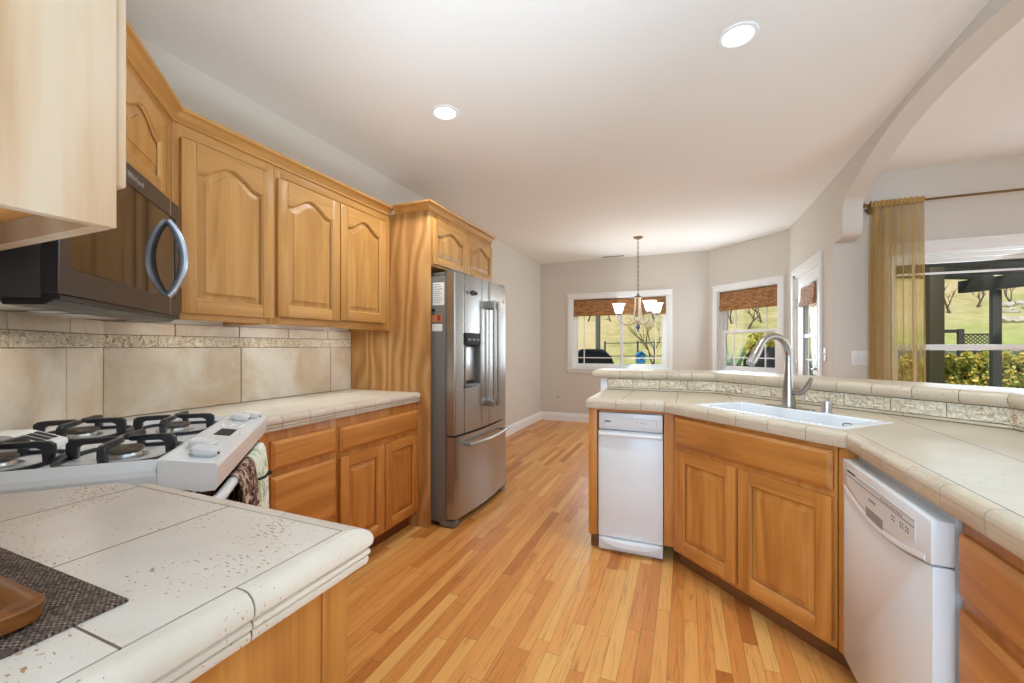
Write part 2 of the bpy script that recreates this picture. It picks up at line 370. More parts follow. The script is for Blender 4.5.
def leafm(name, a, b, rough=0.55):
    N = NT(name); g = N.n('ShaderNodeNewGeometry'); c = N.mix(g.outputs['Random Per Island'], lin(a), lin(b)); return N.set(color=c, rough=rough)
M_LEAFY = leafm('yellow_green_leaves', (226, 198, 112), (150, 172, 70))
M_LEAFG = leafm('green_leaves', (70, 96, 44), (150, 160, 80))
M_AGAVE = plain('agave_leaf', (140, 166, 140), 0.5, nscale=12, namt=0.15)
M_BARK = plain('bark', (92, 80, 70), 0.9, nscale=25, namt=0.25, bump=0.5)
M_POST = plain('grey_painted_post', (96, 100, 96), 0.6, nscale=14, namt=0.06)
M_OLIVE = plain('olive_painted_post', (70, 65, 46), 0.6, nscale=14, namt=0.06)
M_PERG = plain('weathered_grey_timber', (60, 58, 56), 0.7, nscale=14, namt=0.12, bump=0.3)
M_FENCE = plain('grey_fence_boards', (104, 110, 118), 0.8, nscale=10, namt=0.1, bump=0.3)
M_COVER = plain('black_vinyl_cover', (26, 29, 34), 0.5, nscale=8, namt=0.15, bump=0.4)
M_BLUE = plain('blue_painted_wood', (60, 132, 190), 0.5, nscale=12, namt=0.08)
M_ROCK = plain('pale_rock', (190, 184, 176), 0.9, nscale=6, namt=0.2, bump=0.6)
M_STUCCO = plain('exterior_stucco', (140, 132, 118), 0.9, nscale=40, namt=0.05)
def hillmat():
    N = NT('dry_grass_hill'); ob = N.n('ShaderNodeTexCoord').outputs['Object']
    a = N.n('ShaderNodeTexNoise', {'Vector': ob, 'Scale': 0.16, 'Detail': 6.0, 'Roughness': 0.6}); b = N.n('ShaderNodeTexNoise', {'Vector': ob, 'Scale': 2.2, 'Detail': 6.0, 'Roughness': 0.7})
    f = N.math('ADD', N.math('MULTIPLY', a.outputs['Fac'], 0.65), N.math('MULTIPLY', b.outputs['Fac'], 0.35))
    sp = N.n('ShaderNodeSeparateXYZ', {0: ob})
    lawn = N.n('ShaderNodeMapRange', {0: N.math('ADD', N.math('MULTIPLY_ADD', sp.outputs[0], -0.17, sp.outputs[2]), N.math('MULTIPLY_ADD', a.outputs['Fac'], 3.5, 0.5)), 1: 2.6, 2: 3.9, 3: 0.75, 4: 0.0}).outputs[0]
    c = N.ramp(f, [(0.34, lin((122, 128, 84))), (0.44, lin((168, 164, 112))), (0.52, lin((196, 182, 138))), (0.66, lin((206, 190, 162)))])
    c = N.mix(lawn, c, N.ramp(b.outputs['Fac'], [(0.35, lin((112, 146, 62))), (0.65, lin((170, 186, 104)))]))
    return N.set(color=c, rough=0.95, spec=0.1, normal=N.bump(b.outputs['Fac'], 0.5, 0.05))
M_HILL = hillmat()
M_PAVE = plain('patio_concrete', (176, 168, 156), 0.9, nscale=6, namt=0.08)
M_PAPER = plain('paper', (236, 236, 234), 0.8, nscale=20, namt=0.01)
M_ORANGE = plain('orange_print', (196, 124, 78), 0.6, nscale=20, namt=0.05)
M_RED = plain('red_print', (150, 44, 30), 0.6, nscale=20, namt=0.05)
M_BRONZE = plain('bronze_metal', (120, 96, 62), 0.35, 0.8, nscale=20, namt=0.05)
M_CREAM = plain('antique_cream_metal', (222, 212, 196), 0.5, 0.1, nscale=30, namt=0.06)
M_CRYST = plain('blue_grey_crystal', (110, 116, 140), 0.1, 0.2, nscale=30, namt=0.06)
M_PLATE = plain('switch_plate_plastic', (236, 233, 226), 0.35, nscale=20, namt=0.01)

def text_into(mb, s, size, x, y, z, mi=0, depth=0.0006, align='LEFT'):
    """lettering standing in the local xz plane, facing -y, with its lower left at (x, y, z)"""
    cu = bpy.data.curves.new('lettering', 'FONT'); cu.body = s; cu.size = size; cu.extrude = depth; cu.align_x = align
    o = bpy.data.objects.new('lettering', cu); COL.objects.link(o)
    dg = bpy.context.evaluated_depsgraph_get(); me = bpy.data.meshes.new_from_object(o.evaluated_get(dg))
    mb.add([(x+v.co.x, y-v.co.z, z+v.co.y) for v in me.vertices], [list(p.vertices) for p in me.polygons], mi)
    bpy.data.objects.remove(o); bpy.data.curves.remove(cu); bpy.data.meshes.remove(me)

# ------------------------------------------------------------------ the room
XL, XR, YB, HC = -2.29, 1.14, 6.768, 2.64
YF = 4.27            # family room's window wall
def rect(x0, x1, z0, z1): return [(x0, z0), (x1, z0), (x1, z1), (x0, z1)]
m = MB(); m.add([(-2.5, -3.6, 0), (6.2, -3.6, 0), (6.2, 4.4, 0), (1.3, 4.4, 0), (1.3, 6.0, 0), (0.3, 6.9, 0), (-2.5, 6.9, 0)], [(0, 1, 2, 3), (0, 3, 4, 5, 6)])
struct(m.build('floor', M_FLOOR, smooth=0))
m = MB().prism([(-2.45, -3.6), (6.2, -3.6), (6.2, 4.42), (1.29, 4.42), (1.29, 6.05), (0.42, 6.92), (-2.45, 6.92)], 'xy', HC+0.0, HC+0.3)
struct(m.build('ceiling', M_CEIL, smooth=0))
struct(MB().box(XL-0.15, XL, -3.6, 6.92, 0, HC).build('wall_left', M_WALL, smooth=0))
# front wall behind the peninsula and the closed rear of the house
struct(MB().box(XL, -0.62, -0.12, 0.0, 0, HC).build('wall_front', M_WALL, smooth=0))
struct(MB().box(XL, 6.2, -3.7, -3.55, 0, HC).build('wall_rear', M_WALL, smooth=0))
struct(MB().box(5.9, 6.05, -3.55, 4.55, 0, HC).build('wall_far_right', M_WALL, smooth=0))
# nook wall with the slider window
bw = (-1.735, -0.272, 0.885, 2.02)
struct(MB().prism(rect(XL, 0.45, 0, HC), 'xz', YB, YB+0.15, holes=[rect(*bw)]).build('wall_back', M_WALL, smooth=0))
# bay wall (45 degrees): local frame x to the right, y outward
BAY = (0.308, 6.768); bl = math.hypot(1.14-0.308, 6.768-5.936)
bayw = (0.155, 1.045, 0.885, 2.02)
m = MB().prism(rect(0, bl+0.02, 0, HC), 'xz', 0, 0.15, holes=[rect(*bayw)])
o = m.build('wall_bay', M_WALL, smooth=0, loc=(BAY[0], BAY[1], 0), rotz=-PI/4); struct(o)
# right wall: door part, and the arch
DY0, DY1, DH = 4.655, 5.655, 2.035
m = MB().prism([(YF+0.0, 0), (DY0, 0), (DY0, DH), (DY1, DH), (DY1, 0), (5.945, 0), (5.945, HC), (YF, HC)], 'yz', XR, XR+0.13)
struct(m.build('wall_right', M_WALL, smooth=0))
archL = [(4.27, 2.096), (4.115, 2.104), (4.080, 2.125), (4.062, 2.165), (4.058, 2.22), (4.060, 2.28), (4.055, 2.335), (4.036, 2.372), (4.00, 2.396), (3.90, 2.42), (3.735, 2.462), (3.58, 2.505), (3.41, 2.543), (3.24, 2.570), (3.06, 2.586), (2.80, 2.590)]
seen = [(YF, 2.096), (YF, HC), (-3.55, HC), (-3.55, 0), (2.17, 0), (2.17, 1.0), (1.35, 1.0)]+[(5.6-y, z) for y, z in archL]+[(y, z) for y, z in archL[::-1][1:-1]]
struct(MB().prism(seen, 'yz', XR, XR+0.13).build('wall_arch', M_WALL, smooth=40))
# family room wall with the wide window
fw = (1.50, 3.3, 0.62, 1.965)
struct(MB().prism(rect(XR+0.13, 6.0, 0, HC), 'xz', YF, YF+0.15, holes=[rect(*fw)]).build('wall_family', M_WALL, smooth=0))
# half wall under the raised bar
YS, SS, XS = 3.12, 3.31, 1.14     # face of the low splash: y = YS, then x+y = SS, then x = XS
pw = [(-0.585, YS), (SS-YS, YS), (XS, SS-XS), (XS, -0.3), (XS+0.1, -0.3), (XS+0.1, SS-XS+0.05), (SS-YS+0.05, YS+0.1), (-0.585, YS+0.1)]
struct(MB().prism(pw, 'xy', 0, 1.0125).build('wall_bar', M_TRIM, smooth=0))

def baseboard(name, length, loc, deg):
    prof = [(0, 0), (-0.016, 0), (-0.016, 0.088), (-0.013, 0.096), (-0.012, 0.112), (-0.007, 0.122), (-0.006, 0.134), (0, 0.138)]
    m = MB().loft([[(0, y, z) for y, z in prof], [(length, y, z) for y, z in prof]], True, (True, True))
    return struct(m.build(name, M_TRIM, smooth=20, loc=loc, rotz=math.radians(deg)))
baseboard('baseboard_back', 0.308-XL, (XL, YB, 0), 0)
baseboard('baseboard_left', YB-3.41, (XL, 3.41, 0), 90)
baseboard('baseboard_bay', bl, (BAY[0], BAY[1], 0), -45)
baseboard('baseboard_right', 5.93-5.73, (XR, 5.93, 0), -90)

# ------------------------------------------------------------------ windows and the door
def casing_mb(x0, x1, z0, z1, w=0.078, t=0.02, sill=True):
    m = MB()
    m.box(x0-w, x0, -t, 0, z0-(w if not sill else 0), z1, 0.003)
    m.box(x1, x1+w, -t, 0, z0-(w if not sill else 0), z1, 0.003)
    m.box(x0-w, x1+w, -t, 0, z1, z1+w, 0.003)
    m.box(x0-w-0.008, x1+w+0.008, -t-0.012, 0, z1+w-0.012, z1+w+0.006, 0.003)
    if sill:
        m.box(x0-w-0.01, x1+w+0.01, -t-0.025, 0.03, z0-0.028, z0, 0.004)
        m.box(x0-w, x1+w, -t, 0, z0-w, z0-0.028, 0.003)
    for a in (x0, x1-0.012): m.box(a, a+0.012, 0, 0.14, z0, z1)
    m.box(x0, x1, 0, 0.14, z1-0.012, z1); m.box(x0, x1, 0, 0.14, z0, z0+0.012)
    return m
def frame_mb(x0, x1, z0, z1, w, y0, y1):
    m = MB(); m.box(x0, x0+w, y0, y1, z0, z1, 0.003); m.box(x1-w, x1, y0, y1, z0, z1, 0.003)
    m.box(x0+w, x1-w, y0, y1, z1-w, z1, 0.003); m.box(x0+w, x1-w, y0, y1, z0, z0+w, 0.003); return m
def sash(root, x0, x1, z0, z1, y, w=0.035, vs_=(), hs=(), name='sash'):
    s_ = frame_mb(x0, x1, z0, z1, w, y, y+0.03).build(name, M_TRIM, root)
    MB().box(x0+w-0.005, x1-w+0.005, y+0.013, y+0.017, z0+w-0.005, z1-w+0.005).build('pane', M_PANE, s_, 0)
    g = MB()
    for x in vs_: g.box(x-0.008, x+0.008, y+0.006, y+0.012, z0+w, z1-w)
    for z in hs: g.box(x0+w, x1-w, y+0.0055, y+0.0115, z-0.008, z+0.008)
    if g.v: g.build('glazing_bars', M_TRIM, s_, 0)
# nook slider
r = sroot('window_1', (0, YB, 0)); x0, x1, z0, z1 = bw
casing_mb(*bw).build('casing', M_TRIM, r); frame_mb(x0+0.012, x1-0.012, z0+0.012, z1-0.012, 0.03, 0.06, 0.12).build('window_frame', M_TRIM, r)
xm = -0.955
sash(r, x0+0.035, xm+0.02, z0+0.035, z1-0.035, 0.065, 0.04, (x0+0.18,), (z0+0.17, z1-0.17))
sash(r, xm-0.02, x1-0.035, z0+0.035, z1-0.035, 0.095, 0.04, (x1-0.17,), (z0+0.17, z1-0.17))
# bay single-hung
r = sroot('window_2', (BAY[0], BAY[1], 0), -45); x0, x1, z0, z1 = bayw
casing_mb(*bayw).build('casing', M_TRIM, r); frame_mb(x0+0.012, x1-0.012, z0+0.012, z1-0.012, 0.03, 0.05, 0.12).build('window_frame', M_TRIM, r)
zm = 1.44
sash(r, x0+0.04, x1-0.04, zm-0.02, z1-0.04, 0.085, 0.035, (x0+0.215, x1-0.215), (z1-0.2,))
sash(r, x0+0.04, x1-0.04, z0+0.04, zm+0.025, 0.055, 0.042, (x0+0.215, x1-0.215), (z0+0.2,))
# family room window: wide double-hung
r = sroot('window_3', (0, YF, 0)); x0, x1, z0, z1 = fw
casing_mb(*fw, w=0.085, t=0.024).build('casing', M_TRIM, r); frame_mb(x0+0.012, x1-0.012, z0+0.012, z1-0.012, 0.03, 0.05, 0.12).build('window_frame', M_TRIM, r)
sash(r, x0+0.04, x1-0.04, 1.205, z1-0.035, 0.085, 0.035, (x0+0.19, x1-0.19), (1.815,))
sash(r, x0+0.04, x1-0.04, z0+0.04, 1.25, 0.055, 0.04, (x0+0.19, x1-0.19), (z0+0.18,))
# door of the right wall (root frame: x along -Y, seen from inside; y outward)
r = sroot('door_1', (XR, DY1, 0), -90); dw = DY1-DY0
m = MB(); w = 0.07
m.box(-w, 0, -0.02, 0, 0, DH, 0.003); m.box(dw, dw+w, -0.02, 0, 0, DH, 0.003); m.box(-w, dw+w, -0.02, 0, DH, DH+w, 0.003)
m.box(0, 0.03, 0, 0.13, 0, DH); m.box(dw-0.03, dw, 0, 0.13, 0, DH); m.box(0, dw, 0, 0.13, DH-0.03, DH)
m.build('door_casing', M_TRIM, r)
a, b, zb, zt = 0.325, dw-0.175, 0.93, 1.86
lf = MB().prism(rect(0.032, dw-0.032, 0.012, DH-0.032), 'xz', 0.02, 0.06, holes=[rect(a, b, zb, zt)])
for q in ((a-0.03, a, zb-0.03, zt+0.03), (b, b+0.03, zb-0.03, zt+0.03), (a, b, zt, zt+0.03), (a, b, zb-0.03, zb)): lf.box(q[0], q[1], 0.010, 0.03, q[2], q[3], 0.003)
lf.box(a, b, 0.02, 0.05, 1.325, 1.365, 0.003)
for q in ((0.2, 0.47), (0.53, 0.8)): lf.box(q[0], q[1], 0.014, 0.022, 0.2, 0.75, 0.005)
lf = lf.build('door_leaf', M_TRIM, r)
MB().box(a, b, 0.037, 0.041, zb, zt).build('pane', M_PANE, lf, 0)
g = MB()
for x in (a+0.14, b-0.14): g.box(x-0.007, x+0.007, 0.030, 0.036, zb, zt)
for z in (1.10,): g.box(a, b, 0.030, 0.036, z-0.007, z+0.007)
g.build('glazing_bars', M_TRIM, lf, 0)
m = MB().lathe([(0.028, 0), (0.028, -0.008), (0.011, -0.012), (0.011, -0.045)], (dw-0.09, 0.02, 1.02), 'y', 16).tube([(dw-0.09, -0.022, 1.02), (dw-0.12, -0.026, 1.02), (dw-0.19, -0.024, 1.015)], [0.011, 0.010, 0.007])
m.build('door_handle', M_CHROME, r)
for z in (1.0, 1.72, 0.25): MB().box(0.018, 0.046, 0.008, 0.02, z-0.05, z+0.05, 0.002).tube([(0.033, 0.006, z-0.052), (0.033, 0.006, z+0.052)], 0.006, 8).build('hinge', M_ALU, r)

def bamboo_shade(name, label, w, h, loc, deg):
    r = thing(name, label, 'window shade', loc, deg)
    m = MB(); n = 22; loops = []
    prof = [(0.0, 0.0), (-0.016, 0.0), (-0.018, -h*0.3), (-0.020, -h*0.62), (-0.034, -h*0.78), (-0.036, -h*0.92), (-0.022, -h), (-0.004, -h*0.97), (0.0, -h*0.8)]
    for x in (0, w): loops.append([(x, y, z) for y, z in prof])
    m.loft(loops, True, (True, True)); m.build('bamboo_slats', M_BAMBOO, r, 30)
    MB().box(0, w, -0.014, 0.004, 0.0005, 0.014, 0.002).build('head_rail', M_BRONZE, r)
    return r
bamboo_shade('bamboo_shade', 'rolled-up woven bamboo shade at the top of the white slider window behind the chandelier', bw[1]-bw[0]-0.03, 0.255, (bw[0]+0.015, YB+0.045, bw[3]-0.03), 0)
u = (math.cos(-PI/4), math.sin(-PI/4)); q = 0.17
bamboo_shade('bamboo_shade', 'short woven bamboo shade in the narrow window left of the glass door', bayw[1]-bayw[0]-0.03, 0.25, (BAY[0]+u[0]*q-u[1]*0.042, BAY[1]+u[1]*q+u[0]*0.042, bayw[3]-0.03), -45)
bamboo_shade('bamboo_shade', 'small dark bamboo shade hung over the glass of the white door', b-a+0.02, 0.2, (XR+0.009, DY1-a+0.01, zt-0.01), -90)

# ------------------------------------------------------------------ cabinet parts (local frame: x to the right, y into the cabinet, z up)
def arch_outline(x0, x1, z0, zl, rise, n=18):
    pts = [(x0, z0), (x1, z0), (x1, zl)]
    if rise > 0:
        for k in range(1, n):
            u_ = 1-2*k/n; f = 0.0 if abs(u_) > 0.9 else (0.5+0.5*math.cos(PI*u_/0.9))**0.85
            pts.append(((x0+x1)/2+u_*(x1-x0)/2, zl+rise*f))
    pts.append((x0, zl)); return pts
def door(root, x0, x1, z0, z1, rise=0.0, sw=0.058, name='door', t=0.02, wv=None, wh=None):
    wv = wv or W_V; wh = wh or W_H
    xa, xb, zb = x0+sw, x1-sw, z0+sw; zl = z1-sw-rise
    m = MB()
    m.box(x0, xa, -t, 0, z0, z1, 0.0035, 2, 0); m.box(xb, x1, -t, 0, z0, z1, 0.0035, 2, 0)
    m.box(xa, xb, -t, 0, z0, zb, 0.003, 2, 1)
    o_ = arch_outline(xa, xb, zb, zl, rise)
    m.prism([(xb, z1), (xa, z1)]+[p for p in o_[2:]][::-1], 'xz', -t+0.0005, 0, 1)
    # stepped moulding round the opening
    l0 = [(x, -t+0.002, z) for x, z in arch_outline(xa-0.001, xb+0.001, zb-0.001, zl+0.001, rise)]
    l1 = [(x, -t+0.009, z) for x, z in arch_outline(xa+0.007, xb-0.007, zb+0.007, zl-0.007, rise)]
    m.loft([l0, l1], True, (False, False), 0)
    d = m.build(name, [wv, wh], root, 30)
    p = MB(); L = []
    for ins, y in ((0.0055, -0.002), (0.0055, -0.0055), (0.011, -0.0055), (0.035, -0.0140), (0.0356, -0.0168), (0.040, -0.0175)):
        L.append([(x, y, z) for x, z in arch_outline(xa+ins, xb-ins, zb+ins, zl-ins, rise)])
    p.loft(L, True, (False, False))
    fld = arch_outline(xa+0.040, xb-0.040, zb+0.040, zl-0.040, rise)
    tr = tessellate_polygon([[Vector((x, z, 0)) for x, z in fld]]); p.add([(x, -0.0175, z) for x, z in fld], tr)
    p.build('panel', wv, d, 25)
    return d
def drawer(root, x0, x1, z0, z1, name='drawer'):
    L = []
    for ins, y in ((0, 0), (0, -0.010), (0.003, -0.012), (0.016, -0.0195), (0.019, -0.020)):
        L.append([(x0+ins, y, z0+ins), (x1-ins, y, z0+ins), (x1-ins, y, z1-ins), (x0+ins, y, z1-ins)])
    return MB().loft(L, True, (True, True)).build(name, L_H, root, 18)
CROWN = [(0, -0.004), (0.008, -0.004), (0.008, 0.006), (0.013, 0.010), (0.018, 0.020), (0.030, 0.031), (0.038, 0.034), (0.043, 0.036), (0.046, 0.042), (0.046, 0.050), (0, 0.050)]
def sweep(m, path, prof, normals_right=True, z=0.0, tile=None, gap=0.003, mi=0, start_n=None, end_n=None, off=0.0):
    """sweep prof (u outward, z) along a 2-D path; the outward side is the right of the direction of travel; tile cuts it into lengths"""
    P = [Vector(p) for p in path]; n = len(P); nor = []
    for i in range(n-1):
        d = (P[i+1]-P[i]).normalized(); nor.append(Vector((d.y, -d.x)) if normals_right else Vector((-d.y, d.x)))
    mit = []
    for i in range(n):
        if i == 0: mit.append(start_n or nor[0])
        elif i == n-1: mit.append(end_n or nor[-1])
        else: a_, b_ = nor[i-1], nor[i]; mit.append((a_+b_)/(1+a_.dot(b_)))
    for i in range(n-1):
        L = (P[i+1]-P[i]).length
        cuts = [0.0, 1.0]
        if tile: k = max(1, round(L/tile)); cuts = [j/k for j in range(k+1)]
        d = (P[i+1]-P[i])
        for a_, b_ in zip(cuts[:-1], cuts[1:]):
            loops = []
            for t_, sg in ((a_, 1), (b_, -1)):
                mt = mit[i] if t_ == 0 else mit[i+1] if t_ == 1 else nor[i]
                q = P[i]+d*t_+d.normalized()*(gap/2*sg if tile else 0)
                loops.append([((q+mt*(u_+off)).x, (q+mt*(u_+off)).y, z+h) for u_, h in prof])
            m.loft(loops, True, (True, True), mi)
    return m
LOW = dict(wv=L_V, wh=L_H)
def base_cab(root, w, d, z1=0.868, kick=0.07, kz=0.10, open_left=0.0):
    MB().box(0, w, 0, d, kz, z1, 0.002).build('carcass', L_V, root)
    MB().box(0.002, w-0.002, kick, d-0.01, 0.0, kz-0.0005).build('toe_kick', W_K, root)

# ---- upper cabinets of the left wall
UX = -1.93; UD = abs(XL-UX)-0.002; UZ0, UZ1 = 1.345, 2.155
def upper(root, w, d, z0, z1, mat=W_V, lip=0.022):
    m = MB()
    m.box(0, 0.018, 0.018, d, z0, z1, 0.001); m.box(w-0.018, w, 0.018, d, z0, z1, 0.001)
    m.box(0.018, w-0.018, 0.018, d, z0+lip, z0+lip+0.016); m.box(0.018, w-0.018, 0.018, d, z1-0.016, z1); m.box(0.018, w-0.018, d-0.008, d, z0+lip+0.016, z1-0.016)
    m.build('carcass', mat, root)
    f = MB(); fs = 0.04
    f.box(0, fs, 0, 0.018, z0, z1, 0.001); f.box(w-fs, w, 0, 0.018, z0, z1, 0.001); f.box(fs, w-fs, 0, 0.018, z0, z0+fs, 0.001, 2, 1); f.box(fs, w-fs, 0, 0.018, z1-0.05, z1, 0.001, 2, 1)
    f.box(fs, w-fs, 0.004, 0.018, z0+fs, z1-0.05)
    f.build('face_frame', [W_V, W_H], root)
y0, ya, y1 = 1.04, 1.494, 2.395
def crown(root, path, s_n=None, e_n=None):
    m = sweep(MB(), path, CROWN, False, UZ1, start_n=s_n, end_n=e_n); return m.build('crown_molding', W_H, root, 25, world=True)
c1 = thing('upper_cabinet', 'honey maple upper cabinet with one wide arched door, right beside the microwave', 'cabinet', (UX, y0, 0), 90)
upper(c1, ya-y0, UD, UZ0, UZ1); door(c1, 0.026, 0.443, 1.372, 2.095, 0.062)
sq2 = math.sqrt(0.5); nd = Vector((sq2, sq2)); nl = Vector((1, 0)); mj = (nd+nl)/(1+nd.dot(nl))
crown(c1, [(UX, ya), (UX, y0)], None, mj)
c2 = thing('upper_cabinet', 'maple upper cabinet with two arched doors, beside the tall fridge panel', 'cabinet', (UX, ya+0.001, 0), 90)
w = y1-ya-0.003; upper(c2, w, UD, UZ0, UZ1); door(c2, 0.012, 0.424, 1.385, 2.09, 0.062); door(c2, 0.431, 0.838, 1.392, 2.09, 0.062)
crown(c2, [(UX, y1-0.003), (UX, ya)])
for yy in (1.25, 1.72, 2.15): lamp('under_cabinet_lamp', 'AREA', (-2.10, yy, UZ0+0.015), 0.9, (0.85, 0.95, 0.98), (-2.22, yy, 0.9), shape='RECTANGLE', size=0.06, size_y=0.3)
# hooks under the two-door cabinet
for (yy, lab) in ((1.60, 'small white holder arm under the upper cabinets, nearer the microwave'), (1.985, 'white wire hook under the upper cabinets, nearer the fridge panel')):
    m = MB().lathe([(0.014, 0), (0.014, -0.006), (0.006, -0.008)], (-2.1, yy, UZ0+0.022), 'z', 12)
    if yy < 1.9: m.tube([(-2.1, yy-0.03, UZ0+0.0155), (-2.1, yy, UZ0+0.004), (-2.1, yy+0.035, UZ0+0.001), (-2.1, yy+0.05, UZ0+0.0155)], 0.007, 8)
    else: m.tube([(-2.1, yy-0.035, UZ0+0.012), (-2.1, yy-0.02, UZ0+0.012), (-2.1, yy-0.005, UZ0-0.022), (-2.1, yy+0.012, UZ0-0.026), (-2.1, yy+0.055, UZ0+0.003), (-2.1, yy+0.07, UZ0+0.012)], 0.004, 8)
    tag(m.build('cabinet_hook', M_WHITE2), lab, 'hook')
# ---- diagonal cabinet over the microwave
SU, SM, SWL = -0.89, -0.81, -1.32     # planes x+y = S of the upper face, microwave face and corner wall
def diag(S, D): return ((S+D)/2, (S-D)/2)
dl = (-1.545-(-2.97))*sq2
pL = diag(SU, -1.545)
c3 = thing('upper_cabinet', 'short maple corner cabinet with arched doors directly above the microwave', 'cabinet', (pL[0], pL[1], 0), 135)
dd = (SU-SWL)*sq2-0.004
upper(c3, dl-0.002, dd, 1.775, UZ1, lip=0.0)
door(c3, 0.09, 0.485, 1.80, 2.095, 0.055, 0.05); door(c3, 0.493, 0.888, 1.80, 2.095, 0.055, 0.05)
MB().box(dl-0.098, dl-0.002, 0.0, 0.016, UZ0, 1.7745, 0.001).build('filler_strip', W_V, c3)
crown(c3, [diag(SU, -2.97), diag(SU, -1.545)], mj, (Vector((0, 1))+nd)/(1+nd.y))
# ---- foreground upper cabinet above the peninsula
c4 = thing('upper_cabinet', 'maple upper cabinet close up, its plain side paled as by glare and filling the top left corner', 'cabinet', (-0.655, 0.293, 0), 180)
w4 = 0.555
m = MB(); z0 = 1.378
m.box(0, 0.018, 0.0, 0.29, z0, 2.155, 0.001); m.box(w4-0.018, w4, 0.018, 0.29, z0, 2.155); m.box(0.018, w4-0.018, 0.018, 0.29, 2.14, 2.155); m.box(0.018, w4-0.018, 0.282, 0.29, z0+0.036, 2.14)
m.build('carcass', W_P, c4)
f = MB(); f.box(0.018, 0.05, 0, 0.018, z0, 2.155); f.box(w4-0.04, w4, 0, 0.018, z0, 2.155); f.box(0.05, w4-0.04, 0, 0.018, z0, z0+0.04); f.box(0.05, w4-0.04, 0, 0.018, 2.11, 2.155); f.box(0.05, w4-0.04, 0.004, 0.018, z0+0.04, 2.11)
f.build('face_frame', W_P, c4)
door(c4, 0.007, 0.54, z0+0.055, 2.095, 0.062, t=0.014, wv=W_P, wh=W_P)
MB().box(0.0185, w4-0.0185, 0.0185, 0.281, z0+0.030, z0+0.046).build('bottom_panel', L_V, c4, 0)

# ---- left base cabinets
BX = -1.70; BD = abs(XL-BX)-0.004
b1 = thing('base_cabinet', 'maple base cabinet with a column of drawers beside the white range', 'cabinet', (BX, 1.285, 0), 90)
base_cab(b1, 0.395, BD)
drawer(b1, 0.012, 0.383, 0.682, 0.812); drawer(b1, 0.012, 0.383, 0.345, 0.652); drawer(b1, 0.012, 0.383, 0.118, 0.315)
pf = [(BX, 1.284), (BX, 1.27), (BX+0.075, 1.195), (BX+0.063, 1.183), (BX-0.03, 1.276), (BX-0.03, 1.284)]
MB().prism(pf, 'xy', 0.10, 0.868).build('corner_filler', L_V, b1, 0, world=True)
b2 = thing('base_cabinet', 'maple base cabinet with wide drawer front over two raised-panel doors, left of the fridge', 'cabinet', (BX, 1.681, 0), 90)
base_cab(b2, 0.717, BD)
drawer(b2, 0.012, 0.707, 0.672, 0.804, 'drawer_front'); door(b2, 0.012, 0.360, 0.118, 0.645, **LOW); door(b2, 0.370, 0.707, 0.118, 0.642, **LOW)

# ---- countertops
NOSE = [(0.003, -0.062), (0.003, 0.0), (0.018, 0.0), (0.026, -0.002), (0.033, -0.007), (0.037, -0.014), (0.0385, -0.022), (0.037, -0.030), (0.033, -0.034), (0.031, -0.036), (0.034, -0.038), (0.0345, -0.044), (0.032, -0.047), (0.0295, -0.048), (0.032, -0.050), (0.0325, -0.056), (0.030, -0.062)]
NOSE_S = [(0.003, -0.058), (0.003, 0.0), (0.022, 0.0), (0.030, -0.0025), (0.035, -0.008), (0.0375, -0.015), (0.0385, -0.022), (0.0375, -0.0235), (0.0378, -0.036), (0.0368, -0.0375), (0.0370, -0.048), (0.034, -0.056), (0.031, -0.058)]
def grout_prof(p): return [(max(u_-0.0025, 0.0004) if u_ > 0.004 else 0.0004, z_*0.94-0.0018) for u_, z_ in p]
ZT = 0.92
def countertop(label, outline, edge, field_mat, nose_mat, tile=0.155, prof=NOSE, s_n=None, e_n=None, root=None, name='countertop', z=ZT, thick=0.045, cat='countertop'):
    r = root or thing(name, label, cat, (0, 0, 0))
    f_ = MB()
    for pc in (outline if isinstance(outline[0], list) else [outline]): f_.prism(pc, 'xy', z-thick, z)
    f_.build('field_tiles', field_mat, r, 0)
    sweep(MB(), edge, grout_prof(prof), True, z, start_n=s_n, end_n=e_n).build('edge_grout', M_GROUT, r, 30)
    sweep(MB(), edge, prof, True, z, tile, start_n=s_n, end_n=e_n, gap=0.0028).build('edge_tiles', nose_mat, r, 30)
    return r
# left counter: wall, diagonal side of the range, front edge
wl = diag(SWL, -2.852)
outl = [(-2.288, 2.398), (-1.709, 2.398), (-1.709, 1.143), (wl[0]+0.002, wl[1]+0.002), (-2.288, -2.288*-1+SWL+0.004)]
countertop('travertine tile countertop on the left wall run, from the range to the tall fridge panel', outl, [(-1.709, 1.192), (-1.709, 2.398)], T_LEFT, T_NOSE)
# peninsula counter in the foreground (edge travels so that outward is on its right)
pe = [(-0.538, 0.004), (-0.538, 0.541), (-1.145, 0.541)]
pw_ = diag(SWL, -1.735)
outl = [(-1.194, 0.541), (pw_[0]+0.002, pw_[1]+0.002), (SWL+0.002, 0.004)]+pe[:2]
countertop('pitted travertine tile countertop of the foreground peninsula, under the woven placemat', outl, pe, T_PEN, T_NOSE)
